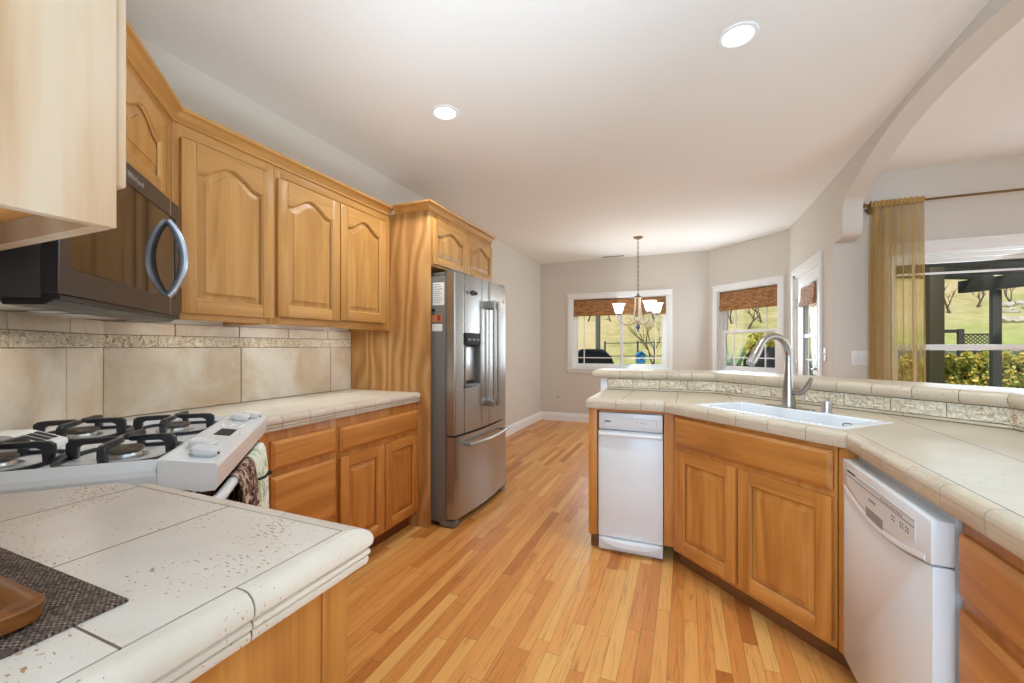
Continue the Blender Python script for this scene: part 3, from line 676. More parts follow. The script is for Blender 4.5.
# right U: behind the compactor, the diagonal sink, the dishwasher run
ec = 2.385-0.0385*math.sqrt(2)   # inner line of the diagonal nosing is 0.0385 inside the outer edge
EY, ES, EX = 2.50+0.0385, 2.385+0.0385*math.sqrt(2), 0.53+0.0385
edge = [(-0.522, YS-0.012), (-0.522, EY), (ES-EY, EY), (EX, ES-EX), (EX, -0.3)]
outl = [(-0.522, YS-0.002), (-0.522, EY), (ES-EY, EY), (EX, ES-EX), (EX, -0.3), (XS-0.002, -0.3), (XS-0.002, SS-XS-0.002), (SS-YS, YS-0.002)]
SK = (2.475, 2.945, -2.40, -1.385)   # sink cut-out: S range, D range
def sd(S, D): return ((S+D)/2, (S-D)/2)
pieces = [[(-0.522, YS-0.002), (-0.522, EY), (ES-EY, EY), sd(SK[0], SK[2]), sd(SK[1], SK[2]), (SS-YS, YS-0.002)],
          [(ES-EY, EY), (EX, ES-EX), sd(SK[0], SK[3]), sd(SK[0], SK[2])], [sd(SK[1], SK[2]), sd(SK[1], SK[3]), (XS-0.002, SS-XS-0.002), (SS-YS, YS-0.002)],
          [(EX, ES-EX), (EX, -0.3), (XS-0.002, -0.3), (XS-0.002, SS-XS-0.002), sd(SK[1], SK[3]), sd(SK[0], SK[3])]]
countertop('beige travertine tile countertop of the sink peninsula, around sink and over the dishwasher', pieces, edge, T_RIGHT, T_NOSER, prof=NOSE_S)
# sink
sk = thing('kitchen_sink', 'white rectangular sink set in the diagonal tile counter before the faucet', 'sink')
m = MB(); rim = 0.012
def sq(S0, S1, D0, D1, z): return [(*sd(S0, D0), z), (*sd(S0, D1), z), (*sd(S1, D1), z), (*sd(S1, D0), z)]
loops = [sq(SK[0]+0.002, SK[1]-0.002, SK[2]+0.002, SK[3]-0.002, 0.70), sq(SK[0]+0.002, SK[1]-0.002, SK[2]+0.002, SK[3]-0.002, 0.922), sq(SK[0]+0.006, SK[1]-0.006, SK[2]+0.006, SK[3]-0.006, 0.925)]
for q in ((0.03, 0.925), (0.038, 0.92), (0.045, 0.80), (0.07, 0.745), (0.12, 0.735)):
    loops.append(sq(SK[0]+q[0], SK[1]-q[0], SK[2]+q[0]*1.4, SK[3]-q[0]*1.4, q[1]))
m.loft(loops, True, (False, True)); m.build('basin', M_WHITE, sk, 40)
cxy = sd((SK[0]+SK[1])/2, (SK[2]+SK[3])/2-0.1)
MB().lathe([(0.055, 0.0), (0.055, 0.004), (0.042, 0.005), (0.036, 0.001), (0.0, 0.001)], (cxy[0], cxy[1], 0.7355), 'z', 20).build('drain', M_CHROME, sk)
e0 = sd(SK[1]-0.035, -1.60)
M45 = Matrix.Translation((e0[0], e0[1], 0.888)) @ Matrix.Rotation(-PI/4, 4, 'Z')
mm = MB(); k = [(0.024*math.cos(2*PI*i/20), 0.011*math.sin(2*PI*i/20)) for i in range(20)]; kk = [(0.75*x, 0.6*z) for x, z in k]
mm.prism(k, 'xz', -0.004, 0.006, holes=[kk]); mm.move(M45); mm.build('overflow_ring', M_MARK, sk)
# low splash behind the counter: liner, relief border
sp = thing('tile_splash', 'low travertine splash with carved relief border under the raised bar', 'tile splash')
path = [(-0.535, YS-0.001), (SS-YS-0.0005, YS-0.001), (XS-0.001, SS-XS-0.0005), (XS-0.001, -0.3)]
flat = lambda t, z0, z1: [(0, z0), (t-0.003, z0), (t, z0+0.003), (t, z1-0.003), (t-0.003, z1), (0, z1)]
sweep(MB(), path, [(0, 0.9205), (0.006, 0.9205), (0.006, 1.001), (0, 1.001)], True).build('splash_grout', M_GROUT, sp, 0)
sweep(MB(), path, flat(0.010, 0.9225, 0.9355), True, tile=0.3).build('liner_tiles', T_NOSER, sp, 20)
def relief(m, p0, p1, z0, z1, t0, n0=0.0, n1=0.0, tile=0.2, amp=0.009, seed=0.0):
    """carved stone strip between two plan points, in tiles, outward on the right of travel; n0, n1 shift the outer ends for mitres"""
    a_, b_ = Vector(p0), Vector(p1); d = (b_-a_); L = d.length; d.normalize(); nn = Vector((d.y, -d.x))
    k = max(1, round(L/tile)); nz = 8
    for i in range(k):
        s0, s1 = L*i/k+0.0014, L*(i+1)/k-0.0014; nx = max(8, int((s1-s0)/0.0045)); rows = []
        for jz in range(nz+1):
            row = []
            for jx in range(nx+1):
                s_ = s0+(s1-s0)*jx/nx; z = z0+(z1-z0)*jz/nz
                v = Vector((s_*75+seed, z*85, seed*1.7))
                e = min(jx, nx-jx, 2)/2*min(jz, nz-jz, 1)
                vine = math.sin(s_*62+2.2*math.sin(s_*19))*0.5+0.5
                cz = (z-(z0+z1)/2)/(z1-z0)
                q_ = noise.noise(v)+0.5*noise.noise(v*2.1); q_ = max(0.0, min(1.0, (q_+0.22)*2.2)); h = amp*e*(0.9*q_+0.5*max(0, 1-abs(cz-0.28*math.sin(s_*40))*4)*vine)
                edge_ = 0.004 if jz in (0, nz) else 0
                p = a_+d*s_+nn*(t0+0.0012+h+edge_)
                row.append((p.x, p.y, z))
            rows.append(row)
        m.loft(rows, False)
        # returns to the wall on all four sides
        q0 = a_+d*s0; q1 = a_+d*s1
        for row, z in ((rows[0], z0), (rows[-1], z1)):
            m.loft([row, [((a_+d*(s0+(s1-s0)*jx/nx)).x, (a_+d*(s0+(s1-s0)*jx/nx)).y, z) for jx in range(nx+1)]], False)
        for jx, q in ((0, q0), (nx, q1)):
            m.loft([[r_[jx] for r_ in rows], [(q.x, q.y, z0+(z1-z0)*jz/nz) for jz in range(nz+1)]], False)
    return m
m = MB()
for i in range(3): relief(m, path[i], path[i+1], 0.9385, 0.999, 0.006, seed=3.1*i+1)
m.build('relief_border', T_RELIEF, sp, 50)
# raised bar
bf = YS-0.032
fr = [(-0.605, bf+0.0385), (SS-0.045+0.0545-(bf+0.0385), bf+0.0385), (XS-0.032+0.0385, SS-0.045+0.0545-(XS-0.032+0.0385)), (XS-0.032+0.0385, -0.3)]
outl = fr+[(XS+0.29, -0.3), (XS+0.29, SS-XS+0.12), (SS-YS+0.12, YS+0.29), (-0.605, YS+0.29)]
BARN = [(0.003, -0.055), (0.003, 0.0), (0.016, 0.0), (0.025, -0.002), (0.033, -0.008), (0.037, -0.016), (0.0385, -0.026), (0.036, -0.040), (0.031, -0.048), (0.024, -0.055)]
bar_ = thing('bar_ledge', 'raised travertine tile bar ledge running behind the sink and under the arch', 'bar ledge')
countertop('', outl, [(-0.605, YS+0.29)]+fr, T_RIGHT, T_NOSER, prof=BARN, root=bar_, z=1.058, thick=0.044)

# ---- base cabinets under the right U
# narrow panel left of the compactor, corner stile
e1 = thing('end_panel', 'narrow maple end panel at the left side of the white trash compactor', 'end panel', (-0.548, 2.53, 0), 0)
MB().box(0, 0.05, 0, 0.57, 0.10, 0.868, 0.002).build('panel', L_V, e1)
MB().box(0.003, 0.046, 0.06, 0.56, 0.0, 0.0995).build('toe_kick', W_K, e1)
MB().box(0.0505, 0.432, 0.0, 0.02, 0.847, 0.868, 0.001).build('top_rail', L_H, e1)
SF = 2.435
sA = sd(SF, -2.565); sl = (2.565-1.392)*sq2
s1 = thing('sink_cabinet', 'diagonal maple sink cabinet with wide false drawer front over two raised-panel doors', 'cabinet', (sA[0], sA[1], 0), -45)
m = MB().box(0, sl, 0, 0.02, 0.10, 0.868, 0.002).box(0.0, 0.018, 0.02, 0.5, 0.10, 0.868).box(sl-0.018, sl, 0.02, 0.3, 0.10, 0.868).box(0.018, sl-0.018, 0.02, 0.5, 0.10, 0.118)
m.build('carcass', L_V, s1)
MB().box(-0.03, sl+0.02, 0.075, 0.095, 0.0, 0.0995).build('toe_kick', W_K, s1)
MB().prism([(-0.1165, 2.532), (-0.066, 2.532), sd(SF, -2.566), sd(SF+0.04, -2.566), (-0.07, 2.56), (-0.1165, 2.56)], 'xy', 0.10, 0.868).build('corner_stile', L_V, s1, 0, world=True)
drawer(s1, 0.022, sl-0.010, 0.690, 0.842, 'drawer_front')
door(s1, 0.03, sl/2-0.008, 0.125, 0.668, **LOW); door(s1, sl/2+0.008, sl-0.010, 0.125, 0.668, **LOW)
d1 = thing('drawer_cabinet', 'maple drawer base at right edge of the photo, right of the dishwasher', 'cabinet', (0.575, 1.262, 0), -90)
base_cab(d1, 0.6, 0.55)
for za, zb in ((0.672, 0.815), (0.40, 0.645), (0.12, 0.372)): drawer(d1, 0.014, 0.585, za, zb)
d2 = thing('end_panel', 'slim maple stile between the diagonal sink cabinet and the dishwasher', 'end panel', (0.575, 1.899, 0), -90)
MB().prism([(0.524, 1.903), (0.575, 1.905), (0.575, 1.880), (0.545, 1.880)], 'xy', 0.1, 0.868).build('stile', L_V, d2, 0, world=True)

# ---- peninsula cabinet in the foreground
p1 = thing('peninsula_cabinet', 'maple cabinet with plain end panel under the pitted foreground countertop', 'cabinet', (-0.53, 0.538, 0), 180)
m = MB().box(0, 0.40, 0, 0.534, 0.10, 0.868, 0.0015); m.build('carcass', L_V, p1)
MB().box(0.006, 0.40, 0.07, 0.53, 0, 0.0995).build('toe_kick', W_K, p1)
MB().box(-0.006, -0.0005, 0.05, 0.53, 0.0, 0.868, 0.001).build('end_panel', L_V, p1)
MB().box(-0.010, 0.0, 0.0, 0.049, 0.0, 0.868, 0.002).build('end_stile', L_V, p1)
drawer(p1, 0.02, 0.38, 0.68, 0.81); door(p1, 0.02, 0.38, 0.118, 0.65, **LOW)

# ---- tall fridge surround
FX = -1.61
t1 = thing('fridge_cabinet', 'tall maple fridge surround with side panel and two small arched doors above', 'cabinet', (FX, 2.40, 0), 90)
fd = abs(XL-FX)-0.003
MB().box(0, 0.032, 0, fd, 0, 2.16, 0.0015).build('side_panel', W_E, t1)
m = MB().box(0.033, 0.985, 0, fd, 1.787, 2.16, 0.0015).box(0.965, 0.985, 0, fd, 0.0, 1.7865, 0.0015); m.build('carcass', W_V, t1)
door(t1, 0.04, 0.505, 1.80, 2.11, 0.05, 0.05); door(t1, 0.512, 0.968, 1.80, 2.11, 0.05, 0.05)
m = sweep(MB(), [(FX, 3.386), (FX, 2.399), (UX+0.05, 2.399)], CROWN, False, 2.16); m.build('crown_molding', W_H, t1, 25, world=True)

# ---- backsplash on the left wall and in the range corner
bs = thing('tile_backsplash', 'tan travertine tile backsplash with carved border behind range and left counter', 'backsplash')
cx0 = (XL, SWL-XL)          # corner between left wall and diagonal wall
ce = (SWL, 0.0)
struct(MB().prism([(XL, cx0[1]), (SWL, 0), (XL, 0)], 'xy', 0, HC).build('wall_corner', M_WALL, smooth=0))
segs = [((ce[0]-0.003, ce[1]+0.003), cx0), (cx0, (XL, 2.397))]
g = MB(); f = MB(); rl = MB()
for si, (A, B) in enumerate(segs):
    A_, B_ = Vector(A), Vector(B); d_ = (B_-A_); L = d_.length; d_.normalize(); nn = Vector((d_.y, -d_.x))
    def slab(m, s0, s1, z0, z1, t, bev):
        vs0 = []
        M_ = Matrix(((d_.x, nn.x, 0, A_.x), (d_.y, nn.y, 0, A_.y), (0, 0, 1, 0), (0, 0, 0, 1)))
        m.box(s0, s1, 0.0005, t, z0, z1, bev, 1, 0, M_)
    slab(g, 0, L, 0.9215, 1.3425, 0.006, 0)
    if si == 0: cuts = [0, L-1.39, L-0.885, L-0.262, L]; cutt = [0, L-1.2, L-0.88, L-0.56, L-0.24, L]
    else: cuts = [0, 0.60, 1.235, L]; cutt = [0, 0.275, 0.59, 0.90, 1.21, L]
    cuts = [c_ for c_ in cuts if 0 <= c_ <= L]; cutt = [c_ for c_ in cutt if 0 <= c_ <= L]
    for a_, b_ in zip(cuts[:-1], cuts[1:]): slab(f, a_+(0.005 if si == 1 and a_ == 0 else 0.0025), b_-(0.005 if si == 0 and b_ == L else 0.0025), 0.9235, 1.226, 0.010, 0.0015)
    for a_, b_ in zip(cutt[:-1], cutt[1:]): slab(f, a_+0.0025, b_-0.0025, 1.284, 1.3405, 0.010, 0.0015)
    relief(rl, A, B, 1.2285, 1.2815, 0.008, seed=11+si*5, amp=0.011)
g.build('splash_grout', M_GROUT, bs, 0); f.build('field_tiles', T_SPLASH, bs, 0); rl.build('relief_border', T_RELIEF, bs, 50)

# ------------------------------------------------------------------ refrigerator (local: x along +Y, y into the wall)
rf_ = thing('refrigerator', 'stainless steel french-door refrigerator with water dispenser, in the maple surround', 'refrigerator', (-1.425, 2.452, 0), 90)
FW = 0.872
MB().box(0.004, FW-0.004, 0.085, 0.82, 0.03, 1.715, 0.004).build('body', M_FSIDE, rf_)
def bulge(x): return 0.012-0.030*(1-((x-FW/2)/(FW/2))**2)
def slab_curved(m, xa, xb, za, zb, yb=0.075, n=14, dy=0.0, bev=0.004):
    loops = []
    for i in range(n+1):
        x = xa+(xb-xa)*i/n; y = bulge(x)+dy
        e = 0.006*max(0, 1-min(i, n-i)) if bev else 0
        loops.append([(x, y+e, za), (x, y+e, zb), (x, yb, zb), (x, yb, za)])
    return m.loft(loops, True, (True, True))
DX0, DX1, DZ0, DZ1 = 0.115, 0.34, 0.955, 1.33
m = MB()
slab_curved(m, 0.0, DX0, 0.632, 1.735); 
slab_curved(m, DX0, DX1, 0.632, DZ0, bev=0); slab_curved(m, DX0, DX1, DZ1, 1.735, bev=0); slab_curved(m, DX1, 0.470, 0.632, 1.735)
dl_ = m.build('door', M_STEEL, rf_, 40)
m = MB(); slab_curved(m, 0.476, FW, 0.632, 1.735); dr_ = m.build('door', M_STEEL, rf_, 40)
m = MB(); slab_curved(m, 0.0, FW, 0.062, 0.618, n=28); dw_ = m.build('freezer_drawer', M_STEEL, rf_, 40)
yb_ = bulge(0.22)
m = MB().box(DX0, DX1, 0.066, 0.0745, DZ0, DZ1).box(DX0, DX0+0.006, yb_+0.004, 0.066, DZ0, 1.245).box(DX1-0.006, DX1, yb_+0.004, 0.066, DZ0, 1.245).box(DX0, DX1, yb_+0.006, 0.066, DZ0, DZ0+0.012)
dsp = m.build('dispenser_recess', M_FSIDE, dl_, 0)
MB().box(DX0+0.0005, DX1-0.0005, yb_-0.003, 0.0655, 1.245, DZ1-0.0005, 0.004).build('control_panel', M_DARK, dl_)
for i in range(3): MB().box(DX0+0.03+i*0.065, DX0+0.07+i*0.065, yb_-0.0042, yb_-0.0031, 1.275, 1.29).build('display_icon', M_MARK, dl_, 0)
MB().box(DX0+0.03, DX1-0.02, 0.022, 0.064, 0.985, 1.238, 0.012).build('paddle', M_ALU, dl_)
MB().box(DX0-0.004, DX1+0.004, yb_-0.004, yb_+0.012, DZ0-0.012, DZ0, 0.003).build('drip_tray', M_STEELD, dl_)
def bar_handle(x, z0, z1, par):
    y = bulge(x)
    m = MB().tube([(x, y-0.058, z0), (x, y-0.062, z0+0.03), (x, y-0.062, z1-0.03), (x, y-0.058, z1)], 0.0115, 12)
    for z in (z0+0.035, z1-0.035): m.box(x-0.014, x+0.014, y-0.058, y+0.004, z-0.03, z+0.03, 0.006)
    m.build('handle', M_STEEL, par, 40)
bar_handle(0.435, 0.775, 1.585, dl_); bar_handle(0.512, 0.775, 1.585, dr_)
m = MB().tube([(0.10+i*(FW-0.2)/12, bulge(0.10+i*(FW-0.2)/12)-0.045-0.018*math.sin(PI*i/12), 0.553) for i in range(13)], 0.013, 10)
for x in (0.125, FW-0.125): m.box(x-0.014, x+0.014, bulge(x)-0.045, bulge(x)+0.004, 0.541, 0.565, 0.004)
m.build('handle', M_STEEL, dw_, 40)
for q_ in ((0.03, 0.12, 0.012, 0.10, 1.7365, 1.752), (FW-0.12, FW-0.03, 0.012, 0.10, 1.7365, 1.752), (0.02, 0.2, 0.105, 0.2, 1.7155, 1.745)): MB().box(*q_, 0.004).build('hinge_cover', M_FSIDE, rf_)
m = MB().box(0.006, FW-0.006, 0.09, 0.14, 0.008, 0.058, 0.004).box(0.002, 0.075, 0.02, 0.12, 0.0, 0.05, 0.01).box(FW-0.075, FW-0.002, 0.02, 0.12, 0.0, 0.05, 0.01); m.build('foot_grille', M_FSIDE, rf_)
m = MB(); text_into(m, 'LG', 0.034, 0.13, bulge(0.15)-0.0016, 1.605); m.build('lettering', M_DARK, dl_, 0)
k = [(0.232+0.05*math.cos(2*PI*i/20), 1.618+0.017*math.sin(2*PI*i/20)+0.003*math.sin(2*PI*i/5)) for i in range(20)]
MB().prism(k, 'xz', bulge(0.232)-0.004, bulge(0.232)+0.003).build('oval_badge', M_DARK, dl_, 0)
m = MB(); text_into(m, 'LG', 0.026, 0.76, bulge(0.78)-0.0016, 1.60); m.build('lettering', M_DARK, dr_, 0)
# papers and magnets on the fridge's side (plane y = 2.456)
fs_y = 2.4553
def slip(name, label, cat, x0, x1, z0, z1, mat, extra=None):
    r = thing(name, label, cat, (0, fs_y, 0))
    MB().box(x0, x1, -0.0012, -0.0001, z0, z1).build('sheet', mat, r, 0)
    if extra: extra(r)
    return r
def prn(r):
    m = MB()
    for i in range(9): m.box(-1.607, -1.607+0.05+0.03*((i*37) % 5)/5, -0.0017, -0.0012, 1.655-i*0.015, 1.6585-i*0.015)
    m.build('printed_lines', M_MARK, r, 0)
slip('paper_note', 'white printed paper note taped to the top of the fridge side', 'note', -1.612, -1.52, 1.516, 1.672, M_PAPER, prn)
slip('photo_magnet', 'orange rectangular magnet with dark red picture on the fridge side', 'magnet', -1.619, -1.54, 1.402, 1.452, M_ORANGE, lambda r: MB().box(-1.575, -1.548, -0.0019, -0.0012, 1.41, 1.447).build('red_picture', M_RED, r, 0))
slip('paper_card', 'small blank white card on the fridge side below the orange magnet', 'card', -1.617, -1.535, 1.338, 1.388, M_PAPER)
tag(MB().lathe([(0.0, -0.009), (0.010, -0.009), (0.012, -0.006), (0.012, 0)], (-1.604, fs_y, 1.483), 'y', 16).build('round_magnet', M_DARK), 'small round black magnet on the fridge side, below the paper note', 'magnet')

# ------------------------------------------------------------------ gas range (local: x to the right along the front, y toward the corner)
O = diag(-0.398, -2.29)
rg = thing('gas_range', 'white slide-in gas range standing diagonally in the kitchen corner', 'range', (O[0], O[1], 0), 135)
HW = 0.381
MB().box(-HW+0.003, HW-0.003, 0.096, 0.64, 0.012, 0.896, 0.003).build('body', M_WHITE, rg)
m = MB()
# cooktop: raised rim round a sunken tray
def rr(x0, x1, y0, y1, z): return [(x0, y0, z), (x1, y0, z), (x1, y1, z), (x0, y1, z)]
X0, X1, Y0, Y1 = -HW, HW, 0.118, 0.645
m.loft([rr(X0, X1, Y0, Y1, 0.897), rr(X0, X1, Y0, Y1, 0.925), rr(X0+0.006, X1-0.006, Y0+0.003, Y1-0.004, 0.937), rr(X0+0.034, X1-0.034, Y0+0.008, Y1-0.02, 0.957), rr(X0+0.042, X1-0.042, Y0+0.012, Y1-0.026, 0.956), rr(X0+0.056, X1-0.056, Y0+0.02, Y1-0.035, 0.938)], True, (True, True))
m.build('cooktop', M_WHITE, rg, 25)
# slanted control panel with closed ends
prof = [(0.002, 0.876), (0.0, 0.884), (-0.004, 0.934), (0.0, 0.942), (0.112, 0.962), (0.117, 0.958), (0.117, 0.898), (0.03, 0.876)]
cp = MB().loft([[(x, y, z) for y, z in prof] for x in (-HW-0.001, HW+0.001)], True, (True, True)).build('control_panel', M_WHITE, rg, 25)
def on_panel(x, y, h=0.0): return (x, y, 0.942+0.02*(y/0.112)+h)
tl = math.atan2(0.02, 0.112)
def pan(m, x0, x1, y0, y1, h, bev=0.001):
    zc = 0.942+0.02*(((y0+y1)/2)/0.112)
    Mt = Matrix.Translation((0, (y0+y1)/2, zc)) @ Matrix.Rotation(tl, 4, 'X') @ Matrix.Translation((0, -(y0+y1)/2, 0))
    m.box(x0, x1, y0, y1, 0.0002, h, bev, 1, 0, Mt)
m = MB(); pan(m, -0.055, 0.05, 0.038, 0.082, 0.0012, 0); m.build('clock_display', M_DARK, cp, 0)
m = MB(); pan(m, 0.075, 0.15, 0.028, 0.042, 0.0018); pan(m, 0.075, 0.15, 0.056, 0.070, 0.0018); pan(m, -0.02, 0.05, 0.012, 0.022, 0.0018); pan(m, 0.08, 0.12, 0.084, 0.094, 0.0018); m.build('touch_pads', M_WHITE2, cp)
for x, y in ((-0.312, 0.042), (-0.235, 0.066), (0.235, 0.066), (0.312, 0.042)):
    c_ = on_panel(x, y, 0.0004)
    k = MB().lathe([(0.020, 0.0), (0.022, 0.004), (0.029, 0.008), (0.030, 0.018), (0.027, 0.022), (0.0, 0.0225)], (0, 0, 0), 'z', 28, sq=0.5)
    k.move(Matrix.Translation(c_) @ Matrix.Rotation(tl, 4, 'X'))
    kb = k.build('knob', M_WHITE2, cp, 30)
    MB().box(x-0.003, x+0.003, y-0.034, y-0.0285, c_[2]+0.001, c_[2]+0.006).build('pointer', M_DARK, kb, 0)
# oven door, window, handle, storage drawer
od = MB().box(-HW+0.004, HW-0.004, 0.055, 0.0955, 0.215, 0.866, 0.006).build('oven_door', M_WHITE, rg)
MB().box(-HW+0.03, HW-0.03, 0.0515, 0.0548, 0.30, 0.862, 0.001).build('door_glass', M_OVGLASS, od)
MB().box(-HW+0.006, HW-0.006, 0.06, 0.0955, 0.867, 0.875).build('vent_slot', M_DARK, rg, 0)
HY, HZ = 0.010, 0.832
hp = [(-0.345, 0.054, HZ-0.006), (-0.345, HY+0.016, HZ-0.002), (-0.325, HY+0.003, HZ)]+[(-0.30+0.6*i/8, HY, HZ) for i in range(9)]+[(0.325, HY+0.003, HZ), (0.345, HY+0.016, HZ-0.002), (0.345, 0.054, HZ-0.006)]
MB().tube(hp, 0.0145, 12).build('handle', M_WHITE2, od, 45)
MB().box(-HW+0.004, HW-0.004, 0.057, 0.0955, 0.04, 0.208, 0.006).build('storage_drawer', M_WHITE, rg)
# burners
BUR = [(-0.19, 0.25), (-0.19, 0.50), (0.19, 0.25), (0.19, 0.50)]
for x, y in BUR:
    b_ = MB().lathe([(0.052, 0.0), (0.052, 0.003), (0.040, 0.004), (0.037, 0.012), (0.033, 0.016), (0.0, 0.016)], (x, y, 0.9385), 'z', 24).build('burner', M_ALU, rg)
    MB().lathe([(0.042, 0.0), (0.043, 0.002), (0.043, 0.006), (0.040, 0.009), (0.0, 0.0095)], (x, y, 0.9547), 'z', 24).build('burner_cap', plain('burner_cap_grey', (98, 86, 76), 0.5, 0.2, nscale=20, namt=0.1) if 'burner_cap_grey' not in bpy.data.materials else bpy.data.materials['burner_cap_grey'], b_)
# oven vent housing between the rear burners, at the back
m = MB()
pr_ = [(0.470, 0.952), (0.474, 0.960), (0.545, 0.988), (0.555, 0.990), (0.606, 0.990), (0.612, 0.984), (0.612, 0.940), (0.470, 0.940)]
m.loft([[(x, y, z) for y, z in pr_] for x in (-0.050, 0.050)], True, (True, True))
vh = m.build('vent_housing', M_WHITE, rg, 25)
sl_ = math.atan2(0.028, 0.071)
for x in (-0.029, 0.0, 0.029):
    m = MB(); m.box(-0.010, 0.010, -0.024, 0.024, 0.0002, 0.0016); m.move(Matrix.Translation((x, 0.5095, 0.974)) @ Matrix.Rotation(sl_, 4, 'X')); m.build('vent_slot', M_DARK, vh, 0)
# cast grates, one over each burner
names = ['near the peninsula, front', 'near the peninsula, rear', 'near the left wall, front', 'near the left wall, rear']
labs = ['black iron grate over the front burner on the peninsula side', 'black iron grate over the rear burner on the peninsula side, before the white vent',
        'black iron grate over the front burner next to the far knobs', 'black iron grate over the rear burner against the tan backsplash']
for (x, y), lab in zip(BUR, labs):
    r = thing('burner_grate', lab, 'grate', (O[0], O[1], 0), 135, 'cast burner grates')
    r.location = Matrix.Translation(O+(0,)) @ Matrix.Rotation(math.radians(135), 4, 'Z') @ Vector((x, y, 0.957)); r.rotation_euler.z = math.radians(135)
    m = MB(); hx, hy, hz_ = 0.118, 0.112, 0.010
    ring = [(hx*math.copysign(abs(math.cos(a))**0.55, math.cos(a)), hy*math.copysign(abs(math.sin(a))**0.55, math.sin(a)), -0.012) for a in [2*PI*i/28 for i in range(28)]]
    loops = []
    for i in range(28):
        px, py, _ = ring[i]; l = math.hypot(px, py); nx_, ny_ = px/l, py/l
        loops.append([(px-nx_*0.005, py-ny_*0.005, -0.018), (px+nx_*0.005, py+ny_*0.005, -0.018), (px+nx_*0.005, py+ny_*0.005, -0.008), (px-nx_*0.005, py-ny_*0.005, -0.008)])
    m.loft(loops+[loops[0]], True)
    m.build('base_ring', M_BLACK, r, 40)
    for a in (0, PI/2, PI, 1.5*PI):
        R_ = (hx if abs(math.cos(a)) > 0.5 else hy)
        g = MB(); pts = [(R_-0.004, -0.016), (R_+0.003, 0.006), (R_+0.002, 0.026), (R_-0.008, 0.034), (R_-0.03, 0.036), (0.016, 0.036), (0.010, 0.028), (0.016, 0.022), (R_-0.032, 0.020), (R_-0.022, 0.014), (R_-0.020, -0.016)]
        g.prism(pts, 'xz', -0.0075, 0.0075, bev=0.0015); g.move(Matrix.Rotation(a, 4, 'Z')); g.build('finger', M_BLACK, r, 30)
# towels over the oven handle
def towel(label, x0, x1, zf, zb_, mat, seed, r0=0.0165, group=None):
    rnd = random.Random(seed); nx = 26; rows = []
    path = [(HY-r0-0.004-0.010*k_, HZ-k_*(HZ-zf)) for k_ in (1.0, 0.75, 0.5, 0.3, 0.15)]
    path += [(HY-r0, HZ)]+[(HY-r0*math.cos(a), HZ+r0*math.sin(a)) for a in (PI*0.25, PI*0.5, PI*0.75)]+[(HY+r0, HZ)]+[(HY+r0+0.001, HZ-k_*(HZ-zb_)) for k_ in (0.15, 0.4, 0.7, 1.0)]
    np_ = len(path)
    for th_ in (0, 0.004):
        for ip, (y, z) in enumerate(path):
            row = []
            hang = max(0, (HZ-z))/0.3
            for i in range(nx+1):
                t_ = i/nx; wv = math.sin(t_*PI*5+seed)*0.008*min(1, hang*2.5)+math.sin(t_*PI*11+seed*2)*0.003*min(1, hang*2)
                squeeze = 1-0.16*min(1, hang*1.5)+0.02*math.sin(z*30)
                x = (x0+x1)/2+(t_-0.5)*(x1-x0)*squeeze
                yy = y-abs(wv)*(1 if ip < 6 else -0.3)-(th_ if ip < 6 else 0); zz = z+(th_ if 6 <= ip <= 8 else 0)+(0.006*math.sin(t_*9+seed) if ip in (0,) else 0)
                if ip > 8: yy = min(yy, 0.0465)
                row.append((x, yy, zz))
            rows.append(row)
    m = MB(); a_, b_ = rows[:np_], rows[np_:]
    m.loft(a_, False); m.loft(b_, False); m.loft([a_[0], b_[0]], False); m.loft([a_[-1], b_[-1]], False)
    for e in (0, -1): m.loft([[r_[e] for r_ in a_], [r_[e] for r_ in b_]], False)
    r = thing('hand_towel', label, 'towel', (O[0], O[1], 0), 135, 'towels on the oven handle')
    return r, m
r, m = towel('brown mottled knit towel draped over the white oven handle', -0.16, 0.06, 0.48, 0.60, M_TOW1, 1.3); m.build('cloth', M_TOW1, r, 60)
r, m = towel('pale green towel hanging at the far end of the oven handle', 0.07, 0.30, 0.44, 0.60, M_TOW2, 4.1); m.build('cloth', M_TOW2, r, 60)
m = MB().tube([(0.045, -0.026, 0.775), (0.06, -0.042, 0.777), (0.08, -0.052, 0.785)], 0.005, 8).lathe([(0.0, -0.008), (0.008, -0.004), (0.008, 0.004), (0.0, 0.008)], (0.082, -0.054, 0.785), 'z', 10)
m.build('toggle_tie', M_DARK, r, 40)

# ------------------------------------------------------------------ microwave
O2 = diag(SM, -2.29)
mw = thing('microwave', 'black stainless over-the-range microwave with curved silver handle, under the corner cabinet', 'microwave', (O2[0], O2[1], 0), 135)
MZ0, MZ1 = 1.336, 1.772; MD = (SM-SWL)*sq2-0.012
MB().box(-HW, HW, 0.03, MD, MZ0, MZ1, 0.002).build('case', M_STEELD, mw)
fd_ = MB().prism(rect(-HW, HW, MZ0+0.012, MZ1), 'xz', 0.0, 0.0295, holes=[rect(-HW+0.045, HW-0.045, MZ0+0.075, MZ1-0.062)], bev=0.002).build('door', M_STEELD, mw, 20)
MB().box(-HW+0.0455, HW-0.0455, 0.003, 0.02, MZ0+0.0755, MZ1-0.0625, 0.001).build('window', M_MWGLASS, fd_, 0)
MB().box(0.2785, 0.2805, -0.0008, 0.001, MZ0+0.013, MZ0+0.0745).box(0.2785, 0.2805, -0.0008, 0.001, MZ1-0.0615, MZ1-0.001).build('door_seam', M_ALU, fd_, 0)
hp = []
for i in range(15):
    t_ = i/14; z = MZ0+0.080+(MZ1-MZ0-0.165)*t_; hp.append((0.262, 0.0015-0.047*math.sin(PI*t_)**0.75, z))
MB().tube(hp, [0.008+0.003*math.sin(PI*i/14) for i in range(15)], 12, flat=1.4).build('handle', plain('daylight_blue_steel', (196, 208, 226), 0.25, 0.8, nscale=30, namt=0.02), fd_, 60)  # reflection of blue daylight put into the handle's colour
